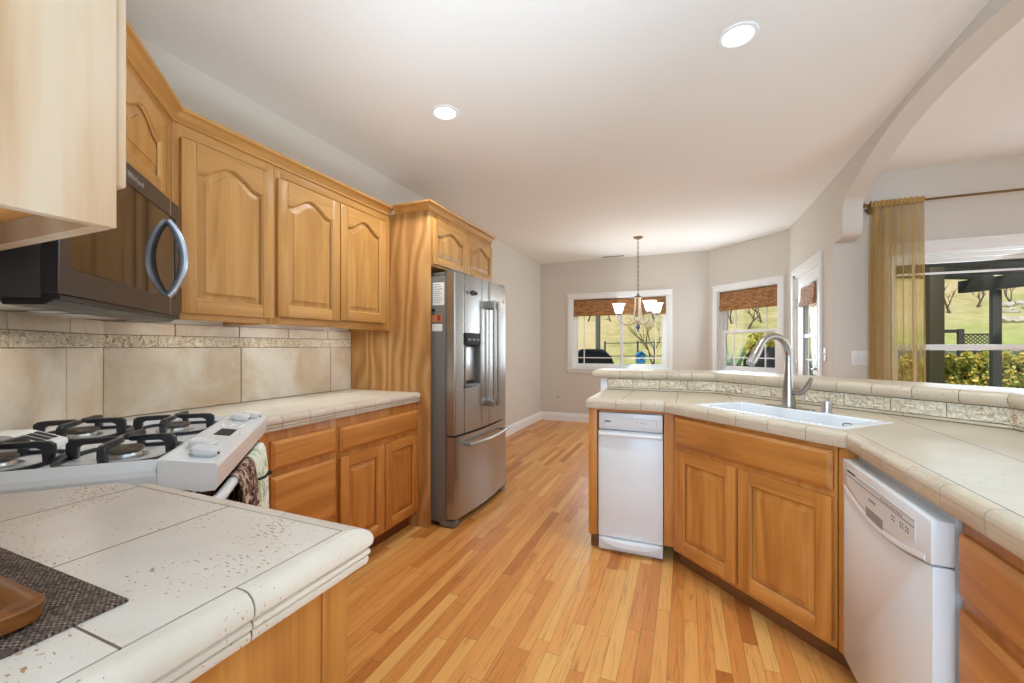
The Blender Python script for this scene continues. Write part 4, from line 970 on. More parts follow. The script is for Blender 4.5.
m = MB(); text_into(m, 'Whirlpool', 0.026, -0.055, -0.0008, MZ1-0.040); m.build('lettering', M_ALU, fd_, 0)
m = MB(); m.prism([(0.0, MZ0+0.0005), (0.0, MZ0+0.010), (0.03, MZ0+0.010), (0.03, MZ0-0.0)], 'yz', -HW+0.004, HW-0.004)
m.loft([[(-HW+0.01, 0.012, MZ0-0.001), (-HW+0.01, 0.10, MZ0-0.001), (-HW+0.01, 0.095, MZ0-0.014), (-HW+0.01, 0.03, MZ0-0.012)], [(HW-0.01, 0.012, MZ0-0.001), (HW-0.01, 0.10, MZ0-0.001), (HW-0.01, 0.095, MZ0-0.014), (HW-0.01, 0.03, MZ0-0.012)]], True, (True, True))
m.build('vent_grille', M_BLACK, mw, 20)
m = MB()
for sx in (-1, 1): m.box(sx*0.19-0.13, sx*0.19+0.13, 0.13, 0.30, MZ0-0.006, MZ0-0.0005, 0.002)
m.build('grease_filter', M_ALU, mw)
m = MB()
for sx in (-1, 1): m.box(sx*0.06-0.03, sx*0.06+0.03, 0.14, 0.20, MZ0-0.010, MZ0-0.0065, 0.002)
m.build('lamp_cover', M_WHITE2, mw)
for sx in (-1, 1):
    q_ = Matrix.Translation(O2+(0,)) @ Matrix.Rotation(math.radians(135), 4, 'Z') @ Vector((sx*0.06, 0.17, MZ0-0.02))
    lamp('cooktop_lamp', 'SPOT', q_, 1.0, (1.0, 0.95, 0.86), (q_.x, q_.y, 0), spot_size=2.9, spot_blend=0.5, shadow_soft_size=0.03)

# ------------------------------------------------------------------ trash compactor
tc_ = thing('trash_compactor', 'narrow white trash compactor at the left end of the sink peninsula', 'trash compactor', (-0.4905, 2.548, 0), 0)
CW = 0.3665
MB().box(0.003, CW-0.003, 0.03, 0.52, 0.0, 0.842, 0.002).build('body', M_WHITE, tc_)
ct = MB().box(0, CW, 0.0, 0.0295, 0.737, 0.838, 0.006).build('control_panel', M_WHITE, tc_)
m = MB().loft([[(x, 0.0003, z) for x, z in ((0.03, 0.752), (CW-0.03, 0.752), (CW-0.03, 0.808), (CW/2, 0.815), (0.03, 0.812))], [(x, -0.004, z) for x, z in ((0.036, 0.757), (CW-0.036, 0.757), (CW-0.036, 0.802), (CW/2, 0.809), (0.036, 0.806))]], True, (False, True)); m.build('raised_strip', M_WHITE, ct, 20)
k = [(0.055+0.020*math.cos(2*PI*i/20), 0.785+0.006*math.sin(2*PI*i/20)) for i in range(20)]
MB().prism(k, 'xz', -0.0055, -0.0041).build('oval_badge', M_MARK, ct, 0)
m = MB()
for i, x in enumerate((0.225, 0.245, 0.262, 0.268)): m.box(x, x+0.004, -0.0048, -0.0041, 0.784-0.008*(i == 3), 0.790-0.008*(i == 3))
m.build('printed_marks', M_MARK, ct, 0)
m = MB().box(-0.002, CW+0.002, -0.002, 0.0295, 0.092, 0.730, 0.005)
td = m.build('drawer_front', M_WHITE, tc_)
m = MB().loft([[(x, y, z) for y, z in ((-0.0021, 0.727), (-0.014, 0.722), (-0.020, 0.708), (-0.016, 0.697), (-0.0021, 0.694))] for x in (0.003, CW-0.003)], True, (True, True)); m.build('handle_lip', M_WHITE, td, 40)
m = MB().box(0.0, CW, 0.002, 0.0295, 0.012, 0.086, 0.004)
kp = m.build('toe_panel', M_WHITE2, tc_)
lo = []
for i in range(13):
    x = 0.004+(CW-0.008)*i/12; t_ = i/12; dz = 0.032*min(1, max(0.2, math.sin(PI*t_)*1.5)); yy = -0.010-0.030*math.sin(PI*t_)
    lo.append([(x, 0.0021, 0.083), (x, yy, 0.081), (x, yy-0.002, 0.083-dz), (x, 0.0021, 0.080-dz)])
m = MB().loft(lo, True, (True, True)); m.build('foot_pedal', M_WHITE, kp, 40)

# ------------------------------------------------------------------ dishwasher (local: x along -Y, y into the cabinet)
dq = thing('dishwasher', 'white built-in dishwasher on the right, under the dark-edged tile counter', 'dishwasher', (0.526, 1.876, 0), -90)
DWW = 0.60
MB().box(0.004, DWW-0.004, 0.046, 0.56, 0.03, 0.848, 0.002).build('tub', M_GREYW, dq)
def arcz(x): return 0.722-0.042*math.sin(PI*min(1, max(0, x/DWW)))
n = 24; top = [(DWW*i/n, arcz(DWW*i/n)-0.004) for i in range(n+1)]
ddm = MB().prism([(0, 0.105), (DWW, 0.105)]+top[::-1], 'xz', 0.003, 0.0455, bev=0.004).build('door', M_WHITE, dq, 30)
n = 24; bot = [(DWW*i/n, arcz(DWW*i/n)) for i in range(n+1)]
cpd = MB().prism(bot+[(DWW, 0.826), (0, 0.826)], 'xz', 0.0, 0.0455, bev=0.005).build('control_panel', M_WHITE, dq, 30)
# lip along the lower curve and inset control strip
lo = []
for x, z in bot[1:-1]: lo.append([(x, 0.001, z+0.002), (x, -0.003, z+0.006), (x, -0.003, z+0.012), (x, 0.001, z+0.022)])
MB().loft(lo, True, (True, True)).build('lower_lip', M_WHITE, cpd, 40)
st_ = [(0.05, 0.792), (0.05, 0.755)]+[(0.05+0.48*i/12, arcz(0.05+0.48*i/12)+0.040-0.012*math.sin(PI*i/12)) for i in range(13)]+[(0.53, 0.792)]
MB().prism(st_, 'xz', -0.0012, 0.0004).build('control_strip', M_WHITE2, cpd, 0)
MB().box(0.05, 0.53, -0.002, 0.0004, 0.792, 0.800).build('strip_groove', M_GREYW, cpd, 0)
m = MB().box(0.052, 0.528, -0.0018, -0.0013, 0.778, 0.7805)
m.build('groove_line', M_MARK, cpd, 0)
MB().box(0.062, 0.135, -0.0026, -0.0021, 0.7935, 0.7995).build('maker_mark', M_DARK, cpd, 0)
MB().box(0.225, 0.345, -0.0024, -0.0013, 0.700, 0.728, 0.0).build('pocket_handle', plain('pocket_shadow_grey', (150, 146, 140), 0.5, nscale=10, namt=0.02), cpd, 0)
m = MB()
for i in range(4): m.box(0.245+i*0.013, 0.254+i*0.013, -0.0018, -0.0013, 0.752, 0.760)
m.build('printed_word', M_MARK, cpd, 0)
m = MB()
for i in range(10): m.box(0.33+i*0.014, 0.338+i*0.014, -0.0018, -0.0013, 0.784, 0.7875)
m.build('printed_line', M_MARK, cpd, 0)
m = MB()
for x in (0.40, 0.412, 0.45, 0.462, 0.48, 0.492):
    for j in range(2): m.box(x, x+0.007, -0.0018, -0.0013, 0.752+j*0.009, 0.757+j*0.009)
m.build('printed_symbols', M_MARK, cpd, 0)
MB().box(0.01, DWW-0.01, 0.06, 0.075, 0.0, 0.0995).build('toe_panel', M_WHITE2, dq)

# ------------------------------------------------------------------ faucet, air gap
fb = sd(2.965, -2.01)
fc = thing('faucet', 'brushed nickel gooseneck pull-down faucet standing behind the white sink', 'faucet', (fb[0], fb[1], ZT+0.001), -45)   # local x along the counter, -y toward the room
k = [(0.125*math.copysign(abs(math.cos(a))**0.7, math.cos(a)), 0.030*math.copysign(abs(math.sin(a))**0.7, math.sin(a))) for a in [2*PI*i/32 for i in range(32)]]
MB().prism(k, 'xy', 0.0, 0.007, bev=0.002).build('deck_plate', M_CHROME, fc)
MB().lathe([(0.031, 0.0075), (0.031, 0.02), (0.028, 0.06), (0.026, 0.11), (0.020, 0.17), (0.0175, 0.22), (0.0165, 0.235)], (0, 0, 0), 'z', 24).build('body', M_CHROME, fc)
gp = [(0, 0, 0.233), (0, 0, 0.25)]+[(0, -0.112+0.112*math.cos(a), 0.262+0.100*math.sin(a)) for a in [PI*i/14*0.84 for i in range(15)]]
gr_ = [0.0165]*len(gp)
MB().tube(gp, gr_, 14).build('gooseneck', M_CHROME, fc, 60)
e_ = Vector(gp[-1]); d_ = (Vector(gp[-1])-Vector(gp[-2])).normalized()
MB().tube([e_-d_*0.002, e_+d_*0.012, e_+d_*0.05, e_+d_*0.085, e_+d_*0.105], [0.0170, 0.0185, 0.0205, 0.0225, 0.019], 16).build('spray_head', M_CHROME, fc, 50)
m = MB().tube([(0.018, 0, 0.085), (0.05, -0.002, 0.085), (0.066, -0.003, 0.088)], [0.014, 0.016, 0.0165], 14)
m.tube([(0.062, -0.003, 0.088), (0.086, -0.006, 0.104), (0.106, -0.008, 0.140), (0.114, -0.009, 0.160)], [0.0145, 0.013, 0.011, 0.008], 10)
m.build('lever_handle', M_CHROME, fc, 50)
ag = sd(2.985, -1.77)
tag(MB().lathe([(0.023, 0.0), (0.023, 0.004), (0.0205, 0.006), (0.0205, 0.045), (0.018, 0.055), (0.010, 0.060), (0.0, 0.061)], (0, 0, 0), 'z', 24).build('air_gap_cap', M_ALU, loc=(ag[0], ag[1], ZT+0.0008)), 'small chrome air gap cap on the counter right of the faucet', 'air gap')

# ------------------------------------------------------------------ placemat and tray
pm = MB().box(-1.09, -0.626, 0.012, 0.292, 0, 0.0032, 0.001)
pm.move(Matrix.Translation((0, 0, ZT+0.0006)))
tag(pm.build('placemat', M_WEAVE, smooth=0), 'dark brown woven placemat on the foreground counter', 'placemat')
ty = thing('wooden_tray', 'brown wooden tray with raised rim lying on the woven placemat', 'tray', (-0.832, 0.128, ZT+0.0042), 0)
def rrect(hx, hy, r, z, n=6):
    pts = []
    for cx_, cy_, a0 in ((hx-r, hy-r, 0), (-hx+r, hy-r, PI/2), (-hx+r, -hy+r, PI), (hx-r, -hy+r, 1.5*PI)):
        for i in range(n+1): a = a0+PI/2*i/n; pts.append((cx_+r*math.cos(a), cy_+r*math.sin(a), z))
    return pts
m = MB().loft([rrect(0.168, 0.100, 0.02, 0.0), rrect(0.176, 0.107, 0.024, 0.006), rrect(0.178, 0.109, 0.025, 0.022), rrect(0.174, 0.105, 0.022, 0.025), rrect(0.158, 0.089, 0.018, 0.0245), rrect(0.152, 0.083, 0.015, 0.020), rrect(0.146, 0.077, 0.014, 0.011)], True, (True, True))
m.build('tray_body', W_T, ty, 40)

# ------------------------------------------------------------------ ceiling fittings
for (x, y, lab) in ((-1.339, 2.172, 'recessed ceiling light nearer the upper cabinets'), (0.216, 2.143, 'recessed ceiling light at the upper right, over the sink side')):
    r = thing('ceiling_light', lab, 'ceiling light', (x, y, HC), 0, 'recessed lights in the kitchen ceiling')
    MB().lathe([(0.062, 0.0), (0.066, -0.006), (0.080, -0.006), (0.084, -0.003), (0.084, 0.0)], (0, 0, -0.0005), 'z', 32).build('trim_ring', M_TRIM, r)
    MB().lathe([(0.0615, -0.0012), (0.058, -0.004), (0.03, -0.009), (0.0, -0.010)], (0, 0, 0), 'z', 28).build('lens', M_LAMP, r)
    lamp('downlight', 'SPOT', (x, y, HC-0.03), 46, (0.94, 0.98, 0.97), (x, y, 0), spot_size=2.4, spot_blend=0.8, shadow_soft_size=0.06)
r = thing('ceiling_vent', 'long thin white air vent in the ceiling in front of the nook window', 'vent', (-1.05, 6.60, HC), 0)
MB().prism(rect(-0.19, 0.19, -0.06, 0.06), 'xy', -0.008, -0.0005, holes=[rect(-0.165, 0.165, -0.04, 0.04)]).build('frame', M_TRIM, r, 0)
m = MB()
for i in range(6): m.box(-0.165, 0.165, -0.038+i*0.0135, -0.030+i*0.0135, -0.007, -0.002)
m.build('louvres', M_MARK, r, 0)
# chandelier
CH = (-0.571, 5.588)
ch = thing('chandelier', 'three-light cream chandelier with frosted bell shades hanging before the slider window', 'chandelier', (CH[0], CH[1], 0), 0)
MB().lathe([(0.0, HC-0.030), (0.020, HC-0.028), (0.050, HC-0.016), (0.062, HC-0.004), (0.062, HC-0.0006)], (0, 0, 0), 'z', 24).build('canopy', M_BRONZE, ch)
m = MB(); z = HC-0.03; i = 0
while z > 1.905:
    pts = [(0.010*math.cos(a) if i % 2 else 0, 0 if i % 2 else 0.010*math.cos(a), z-0.018+0.020*math.sin(a)) for a in [2*PI*k_/10 for k_ in range(11)]]
    m.tube(pts, 0.0032, 6); z -= 0.030; i += 1
m.build('chain', M_BRONZE, ch, 60)
MB().lathe([(0.008, 1.905), (0.012, 1.895), (0.030, 1.885), (0.052, 1.872), (0.056, 1.864), (0.030, 1.860), (0.0, 1.860)], (0, 0, 0), 'z', 20).build('top_hub', M_BRONZE, ch)
m = MB()
for k_ in range(3):
    a = math.radians(40+120*k_+40); ca, sa = math.cos(a), math.sin(a)
    m.tube([(ca*r_, sa*r_, z_) for r_, z_ in ((0.038, 1.862), (0.034, 1.80), (0.042, 1.72), (0.052, 1.64), (0.040, 1.58), (0.018, 1.555))], 0.0085, 8)
m.build('cage', M_CREAM, ch, 60)
MB().lathe([(0.0, 1.585), (0.02, 1.575), (0.030, 1.555), (0.022, 1.53), (0.012, 1.52)], (0, 0, 0), 'z', 20).build('lower_hub', M_CREAM, ch)
MB().lathe([(0.010, 1.522), (0.024, 1.51), (0.030, 1.49), (0.022, 1.465), (0.010, 1.452), (0.012, 1.44), (0.006, 1.425), (0.0, 1.418)], (0, 0, 0), 'z', 16).build('finial', M_CRYST, ch)
for k_, ang in enumerate((150, 286, 8)):
    a = math.radians(ang+22.6); ca, sa = math.cos(a), math.sin(a); R_ = 0.25
    arm = [(ca*r_, sa*r_, z_) for r_, z_ in ((0.02, 1.56), (0.06, 1.535), (0.11, 1.515), (0.17, 1.52), (0.23, 1.555), (0.258, 1.60), (R_, 1.645))]
    m = MB().tube(arm, 0.0085, 8)
    sc = [(ca*(0.12+0.045*math.cos(t_)*(1-t_/9)), sa*(0.12+0.045*math.cos(t_)*(1-t_/9)), 1.575+0.045*math.sin(t_)*(1-t_/9)) for t_ in [0.45*j for j in range(13)]]
    m.tube(sc, 0.005, 6)
    am = m.build('arm', M_CREAM, ch, 60)
    MB().lathe([(0.0, -0.012), (0.020, -0.010), (0.030, 0.0), (0.028, 0.010), (0.020, 0.014)], (ca*R_, sa*R_, 1.655), 'z', 16).build('cup', M_CRYST, am)
    MB().lathe([(0.030, 0.0), (0.044, 0.010), (0.056, 0.045), (0.064, 0.085), (0.078, 0.118), (0.088, 0.130), (0.084, 0.130), (0.073, 0.115), (0.060, 0.084), (0.051, 0.045), (0.040, 0.014), (0.0, 0.008)], (ca*R_, sa*R_, 1.668), 'z', 24).build('glass_shade', M_SHADE, am, 60)
    lamp('bulb', 'POINT', (CH[0]+ca*R_, CH[1]+sa*R_, 1.86), 1.2, (1, 0.9, 0.75), shadow_soft_size=0.04)

# ------------------------------------------------------------------ switches, outlet
def plate(name, label, cat, loc, deg, w, h, n, kind='rocker'):
    r = thing(name, label, cat, loc, deg)
    MB().box(-w/2, w/2, -0.006, -0.0004, -h/2, h/2, 0.003).build('plate', M_PLATE, r)
    for i in range(n):
        x = (i-(n-1)/2)*0.046
        if kind == 'rocker': MB().box(x-0.016, x+0.016, -0.0085, -0.0062, -0.033, 0.033, 0.001).build('rocker', M_WHITE2, r)
        elif kind == 'toggle': MB().box(x-0.005, x+0.005, -0.018, -0.0062, -0.002, 0.018, 0.002).build('toggle', M_WHITE2, r)
        else: MB().lathe([(0.012, 0), (0.012, -0.006), (0.006, -0.008), (0.006, -0.016)], (x, -0.0062, 0), 'y', 12).build('jack', M_DARK, r)
    return r
plate('switch_plate', 'white double rocker switch on the wall left of the gold curtain', 'light switch', (1.317, YF, 1.14), 0, 0.118, 0.118, 2)
plate('switch_plate', 'narrow white switch plate on the wall strip right of the glass door', 'light switch', (XR, 4.505, 1.16), -90, 0.075, 0.118, 1, 'toggle')
plate('wall_jack', 'small round dark jack low on the wall under the slider window', 'wall jack', (-1.98, YB, 0.394), 0, 0.03, 0.03, 1, 'jack')

# ------------------------------------------------------------------ curtain and rod
RY = 4.185; RZ = 2.362
rd = thing('curtain_rod', 'thin bronze curtain rod with scroll finial over the family room window', 'curtain rod', (0, RY, 0))
m = MB().tube([(1.335, 0, RZ), (3.6, 0, RZ)], 0.009, 10).lathe([(0.0, -0.035), (0.016, -0.028), (0.019, -0.016), (0.012, -0.006), (0.010, 0.0)], (1.335, 0, RZ), 'x', 14)
m.build('pole', M_BRONZE, rd, 50)
m = MB().tube([(1.345, -0.002, RZ-0.010), (1.345, 0.012, RZ-0.04), (1.345, 0.035, RZ-0.045), (1.345, 0.055, RZ-0.02), (1.345, 0.078, RZ-0.02)], 0.006, 8).box(1.365, 1.405, 0.078, 0.0845, RZ-0.055, RZ+0.015, 0.002)
m.build('bracket', M_BRONZE, rd, 50)
cu_ = thing('curtain', 'sheer gold curtain gathered on the rod at the left of the large window', 'curtain', (0, RY, 0))
def cloth(x0t, x1t, x0b, x1b, z0, z1, nf, amp, seed, nx=120, nz=26, yo=0.0):
    rows = []
    for j in range(nz+1):
        v = j/nz; z = z1+(z0-z1)*v; row = []
        xa, xb = x0t+(x0b-x0t)*v**0.7, x1t+(x1b-x1t)*v**0.7
        for i in range(nx+1):
            t_ = i/nx; ph = t_*2*PI*nf+seed+0.5*math.sin(v*3+seed)+0.9*math.sin(t_*7+seed)
            am = amp*(0.28+0.72*min(1, v*5))*(0.65+0.35*math.sin(t_*5.3+seed))
            row.append((xa+(xb-xa)*t_+0.012*math.sin(ph*0.5)*v, yo+am*math.sin(ph)+am*0.3*math.sin(ph*2.3+1), z))
        rows.append(row)
    return MB().loft(rows, False)
cloth(1.355, 1.685, 1.335, 1.71, 0.03, RZ+0.012, 4.8, 0.032, 0.6).build('sheer_panel', M_SHEER, cu_, 80)
rows = []
for j in range(7):
    z = RZ+0.024-0.044*j/6; row = []
    for i in range(111):
        t_ = i/110; r_ = 0.0125+0.003*math.sin(i*0.74)+0.002*math.sin(i*1.9)
        row.append((1.355+0.33*t_, -r_-0.003*math.sin(i*0.7+j*0.4), z+(0.004*math.sin(i*0.53+1)+0.004*math.sin(i*1.37))*(1-j/7)))
    rows.append(row)
m = MB().loft(rows, False); rows2 = [[(x, 0.013+0.003*math.sin(x*300), z) for x, y, z in r_] for r_ in rows]; m.loft(rows2, False); m.loft([rows[0], rows2[0]], False)
m.build('gathered_heading', M_HEADER, cu_, 80)

# ------------------------------------------------------------------ outside
def hill_z(x, y):
    q = max(0.0, y-12.5-0.05*x); z = -0.12+0.30*q-0.0012*q*q if q < 100 else 18
    if q > 0: z += min(1, q/6)*(0.5*noise.noise(Vector((x*0.11, y*0.11, 0)))+0.15*noise.noise(Vector((x*0.5, y*0.5, 3))))
    return z
rows = []
for j in range(60):
    y = 7.0+85*(j/59)**1.6; rows.append([(x, y, hill_z(x, y)) for x in [-45+130*i/70 for i in range(71)]])
m = MB().loft(rows, False); struct(m.build('ground', M_HILL, smooth=80))
m = MB().add([(1.3, 4.4, -0.119), (12, 4.4, -0.119), (12, 7.0, -0.119), (0.4, 7.0, -0.119), (0.4, 6.0, -0.119)], [(0, 1, 2, 3, 4)]); struct(m.build('terrace', M_PAVE, smooth=0))
def wpt(px, d):
    th_ = math.radians(22.58); s_, c_ = math.sin(th_), math.cos(th_); r_ = (px-512)/419*d
    return (r_*c_-d*s_, d*c_+r_*s_)
def wz(py, d): return 1.23-(py-347)*d/419
# nook view: patio post, covered grill, birdhouse on its pole, bare tree, rail fence
px_, py_ = wpt(598, 9.2)
r = thing('patio_post', 'grey square patio post outside the slider window', 'post', (px_, py_, -0.12))
MB().box(-0.045, 0.045, -0.045, 0.045, 0.02, 3.2, 0.005).build('shaft', M_POST, r); MB().box(-0.075, 0.075, -0.075, 0.075, 0, 0.02, 0.003).build('base_plate', M_POST, r)
gx, gy = wpt(592, 8.4)
gr2 = thing('covered_grill', 'barbecue grill under a black vinyl cover outside the slider window', 'grill', (gx, gy, -0.12), 15)
lo = []
for hx, hy, z in ((0.40, 0.30, 0.0), (0.41, 0.31, 0.35), (0.40, 0.32, 0.82), (0.40, 0.33, 1.02), (0.35, 0.30, 1.16), (0.25, 0.22, 1.28), (0.20, 0.15, 1.31)):
    lo.append([(x*(1+0.03*math.sin(i*2.1+z*9)), y_*(1+0.03*math.cos(i*1.7+z*7)), z) for i, (x, y_, _) in enumerate(rrect(hx, hy, 0.08, z))])
MB().loft(lo, True, (True, True)).build('cover', M_COVER, gr2, 50)
m = MB().box(-0.30, 0.30, -0.356, -0.333, 0.94, 0.97, 0.004); m.build('cover_strap', M_MARK, gr2)
bx, by = wpt(640.5, 8.8); bz = wz(368, 8.8)
bh = thing('birdhouse', 'bright blue birdhouse on a post outside the slider window', 'birdhouse', (bx, by, 0), 20)
hw = 0.085; zb0 = wz(363.5, 8.8)
m = MB().prism([(-hw, 0), (hw, 0), (hw, 0.17), (0, 0.24), (-hw, 0.17)], 'xz', -0.07, 0.07); m.move(Matrix.Translation((0, 0, zb0))); m.build('box', M_BLUE, bh, 0)
m = MB()
for sgn in (-1, 1): m.prism([(0, 0.258), (sgn*0.115, 0.158), (sgn*0.110, 0.145), (0, 0.241)], 'xz', -0.10, 0.10)
m.move(Matrix.Translation((0, 0, zb0+0.003))); m.build('roof', M_BLUE, bh, 0)
MB().lathe([(0.022, 0), (0.022, -0.002), (0.0, -0.002)], (0, -0.0702, zb0+0.09), 'y', 16).build('entrance_hole', M_DARK, bh)
MB().box(-0.02, 0.02, -0.02, 0.02, -0.12, zb0-0.0005, 0.002).build('post', M_PERG, bh)
def bare_tree(label, x, y, z0, h, seed, lean=0.0, name='bare_tree', depth=4, r0=0.05, group=None):
    rnd = random.Random(seed); m = MB()
    def br(p, d, L, r_, k):
        pts = [p]; q = p.copy(); dd_ = d.copy()
        for _ in range(4):
            dd_ = (dd_+Vector((rnd.uniform(-.18, .18), rnd.uniform(-.18, .18), rnd.uniform(-0.05, .12)))).normalized(); q = q+dd_*L/4; pts.append(q.copy())
        m.tube(pts, [r_*(1-0.13*i) for i in range(5)], 6)
        if k > 0:
            for i in range(3 if k > 1 else 4):
                s_ = pts[rnd.choice((2, 3, 4))]; nd_ = (dd_+Vector((rnd.uniform(-.9, .9), rnd.uniform(-.9, .9), rnd.uniform(-.1, .6)))).normalized()
                br(s_, nd_, L*rnd.uniform(0.55, 0.8), r_*0.5, k-1)
    br(Vector((0, 0, -0.05)), Vector((lean, 0, 1)).normalized(), h*0.38, r0, depth)
    return tag(m.build(name, M_BARK, loc=(x, y, z0), smooth=60), label, 'tree', group)
tx, ty_ = wpt(650, 10.2)
bare_tree('bare branching tree outside the slider window, right of the birdhouse', tx, ty_, -0.12, 3.0, 12, 0.25, depth=4, r0=0.055)
# rail fence further up
fa, fb_ = wpt(605, 13.2), wpt(690, 12.4)
fe = thing('rail_fence', 'low dark rail fence crossing the lawn beyond the slider window', 'fence')
for k_ in range(6):
    t_ = k_/5; x, y = fa[0]+(fb_[0]-fa[0])*t_, fa[1]+(fb_[1]-fa[1])*t_; z = hill_z(x, y)
    MB().box(x-0.025, x+0.025, y-0.025, y+0.025, z-0.1, z+1.22, 0.005).build('post', M_PERG, fe)
for h_ in (0.75, 1.15):
    MB().tube([(fa[0], fa[1]-0.06, hill_z(*fa)+h_), (fb_[0], fb_[1]-0.06, hill_z(*fb_)+h_)], 0.014, 6).build('rail', M_PERG, fe)
# shrubs with leaves as small blades
def shrub(name, label, x, y, z, rx, ry, h, n, mat, seed, cat='shrub', group=None, leaf=0.05, low=0.1):
    rnd = random.Random(seed); r = thing(name, label, cat, (x, y, z), 0, group)
    m = MB()
    for i in range(n):
        while True:
            p = Vector((rnd.uniform(-1, 1), rnd.uniform(-1, 1), rnd.uniform(0, 1)))
            q_ = p.x**2+p.y**2+(2*p.z-1)**2
            if q_ <= 1 and q_ > 0.25*rnd.random(): break
        c_ = Vector((p.x*rx, p.y*ry, low+p.z*(h-low)))
        c_ += Vector((noise.noise(c_*3), noise.noise(c_*3+Vector((5, 0, 0))), noise.noise(c_*3+Vector((0, 7, 0)))))*0.12*min(1, h)
        c_.z = max(c_.z, 0.05)
        a = Vector((rnd.gauss(0, 1), rnd.gauss(0, 1), rnd.gauss(0.3, 0.8))).normalized(); b_ = a.cross(Vector((rnd.gauss(0, 1), rnd.gauss(0, 1), rnd.gauss(0, 1)))).normalized()
        s_ = leaf*rnd.uniform(0.6, 1.3)
        m.add([tuple(c_-a*s_), tuple(c_+b_*s_*0.5), tuple(c_+a*s_), tuple(c_-b_*s_*0.5)], [(0, 1, 2, 3)])
    m.build('foliage', mat, r, 0)
    g = MB()
    for k_ in range(6):
        a = rnd.uniform(0, 6.28); g.tube([(0.04*math.cos(a), 0.04*math.sin(a), 0.0), (rx*0.35*math.cos(a), ry*0.35*math.sin(a), h*0.45), (rx*0.6*math.cos(a), ry*0.6*math.sin(a), h*0.8)], [0.014, 0.010, 0.005], 5)
    g.build('stems', M_BARK, r)
    return r
# bay window view: agave, covered planter, shrubs
ax, ay = wpt(731, 8.3)
ag_ = thing('agave', 'spiky grey-green agave outside the narrow bay window', 'plant', (ax, ay, -0.12))
rnd = random.Random(5)
for k_ in range(44):
    a = 2.399*k_; el = 0.45+0.95*(k_/44); L = 0.70+0.25*rnd.random(); ca, sa = math.cos(a), math.sin(a); lo = []
    for i in range(9):
        t_ = i/8; r_ = 0.05+L*t_*math.cos(el); z = 0.62+L*t_*math.sin(el)-0.10*t_*t_; w_ = 0.036*math.sin(PI*min(1, 0.25+0.75*t_))**0.8*(1-t_**4)+0.002
        lo.append([(ca*r_-sa*w_, sa*r_+ca*w_, z+0.012), (ca*r_, sa*r_, z-0.008), (ca*r_+sa*w_, sa*r_-ca*w_, z+0.012), (ca*r_, sa*r_, z+0.004)])
    MB().loft(lo, True, (True, True)).build('leaf', M_AGAVE, ag_, 40)
MB().lathe([(0.10, 0), (0.12, 0.4), (0.10, 0.72), (0.0, 0.78)], (0, 0, 0), 'z', 12).build('stem', M_BARK, ag_)
gx, gy = wpt(771, 7.2)
cv = thing('covered_planter', 'low bulky shape under a black cover outside the narrow bay window', 'cover', (gx, gy, -0.12), 30)
lo = []
for hx, hy, z in ((0.36, 0.30, 0.0), (0.37, 0.31, 0.5), (0.34, 0.30, 1.12), (0.27, 0.24, 1.28), (0.15, 0.12, 1.34)):
    lo.append([(x*(1+0.03*math.sin(i*2.1+z*9)), y_*(1+0.03*math.cos(i*1.7+z*7)), z) for i, (x, y_, _) in enumerate(rrect(hx, hy, 0.1, z))])
MB().loft(lo, True, (True, True)).build('cover', M_COVER, cv, 50)
for i, (p_, d_, lab) in enumerate(((762, 12.6, 'pale green shrub far beyond the agave'), (784, 10.4, 'yellow-green shrub right of the black cover, in the narrow bay window'), (806, 9.5, 'leafy green shrub behind the lower glass of the white door'), (704, 12.6, 'green shrub at the left edge of the narrow bay window'))):
    x, y = wpt(p_, d_); shrub('garden_shrub', lab, x, y, hill_z(x, y) if y > 7 else -0.12, 0.5, 0.45, 1.2, 1500, M_LEAFG if i > 1 else M_LEAFY, 30+i, leaf=0.06)
# bare thickets and rocks up the hill
for i, (p_, d_) in enumerate(((718, 17.8), (733, 18.4), (747, 17.6), (762, 18.2), (778, 17.7), (655, 20.8), (635, 21.6), (612, 20.9), (588, 21.5), (1015, 16.6), (977, 16.9), (950, 16.2))):
    x, y = wpt(p_, d_); bare_tree('leafless grey brush high on the dry hill', x, y, hill_z(x, y)-0.05, 1.5, 50+i, 0.3*(-1)**i, 'bare_brush', 3, 0.05, 'leafless brush on the hill')
for i, (p_, d_) in enumerate(((1004, 14.6), (1011, 15.4), (1019, 14.4), (1030, 15.8), (1006, 16.6), (1021, 16.8))):
    x, y = wpt(p_, d_); rnd = random.Random(90+i); m = MB()
    bm = bmesh.new(); bmesh.ops.create_icosphere(bm, subdivisions=3, radius=1)
    for v in bm.verts: v.co = Vector((v.co.x*0.20, v.co.y*0.20, v.co.z*0.15))*(1+0.35*noise.noise(v.co*1.6+Vector((i*7, 0, 0))))
    m.addbm(bm); tag(m.build('hill_rock', M_ROCK, loc=(x, y, hill_z(x, y)+0.05), smooth=40), 'pale boulder lying on the sunny hillside', 'rock', 'boulders on the hillside')
# family window view: pergola, hedge bushes, fence, lattice
pg = thing('pergola', 'weathered grey pergola with posts, beam and rafters outside the family room window', 'pergola')
a1 = wpt(934, 6.2); a2 = wpt(995.5, 8.0); 
op = thing('patio_column', 'thick olive-brown patio column just outside the family room window', 'column', (a1[0], a1[1], -0.12), 0)
MB().box(-0.085, 0.085, -0.085, 0.085, 0.06, 2.52, 0.006).build('shaft', M_OLIVE, op); MB().box(-0.13, 0.13, -0.13, 0.13, 0, 0.06, 0.006).build('base', M_OLIVE, op)
for px2, d2 in ((995.5, 8.0), (1110, 6.6)):
    q_ = wpt(px2, d2); MB().box(q_[0]-0.062, q_[0]+0.062, q_[1]-0.062, q_[1]+0.062, -0.12, 2.32, 0.006).build('post', M_PERG, pg)
q1, q2 = Vector(wpt(966, 8.45)), Vector(wpt(1110, 6.55)); dv = (q2-q1); ln = dv.length; an = math.atan2(dv.y, dv.x)
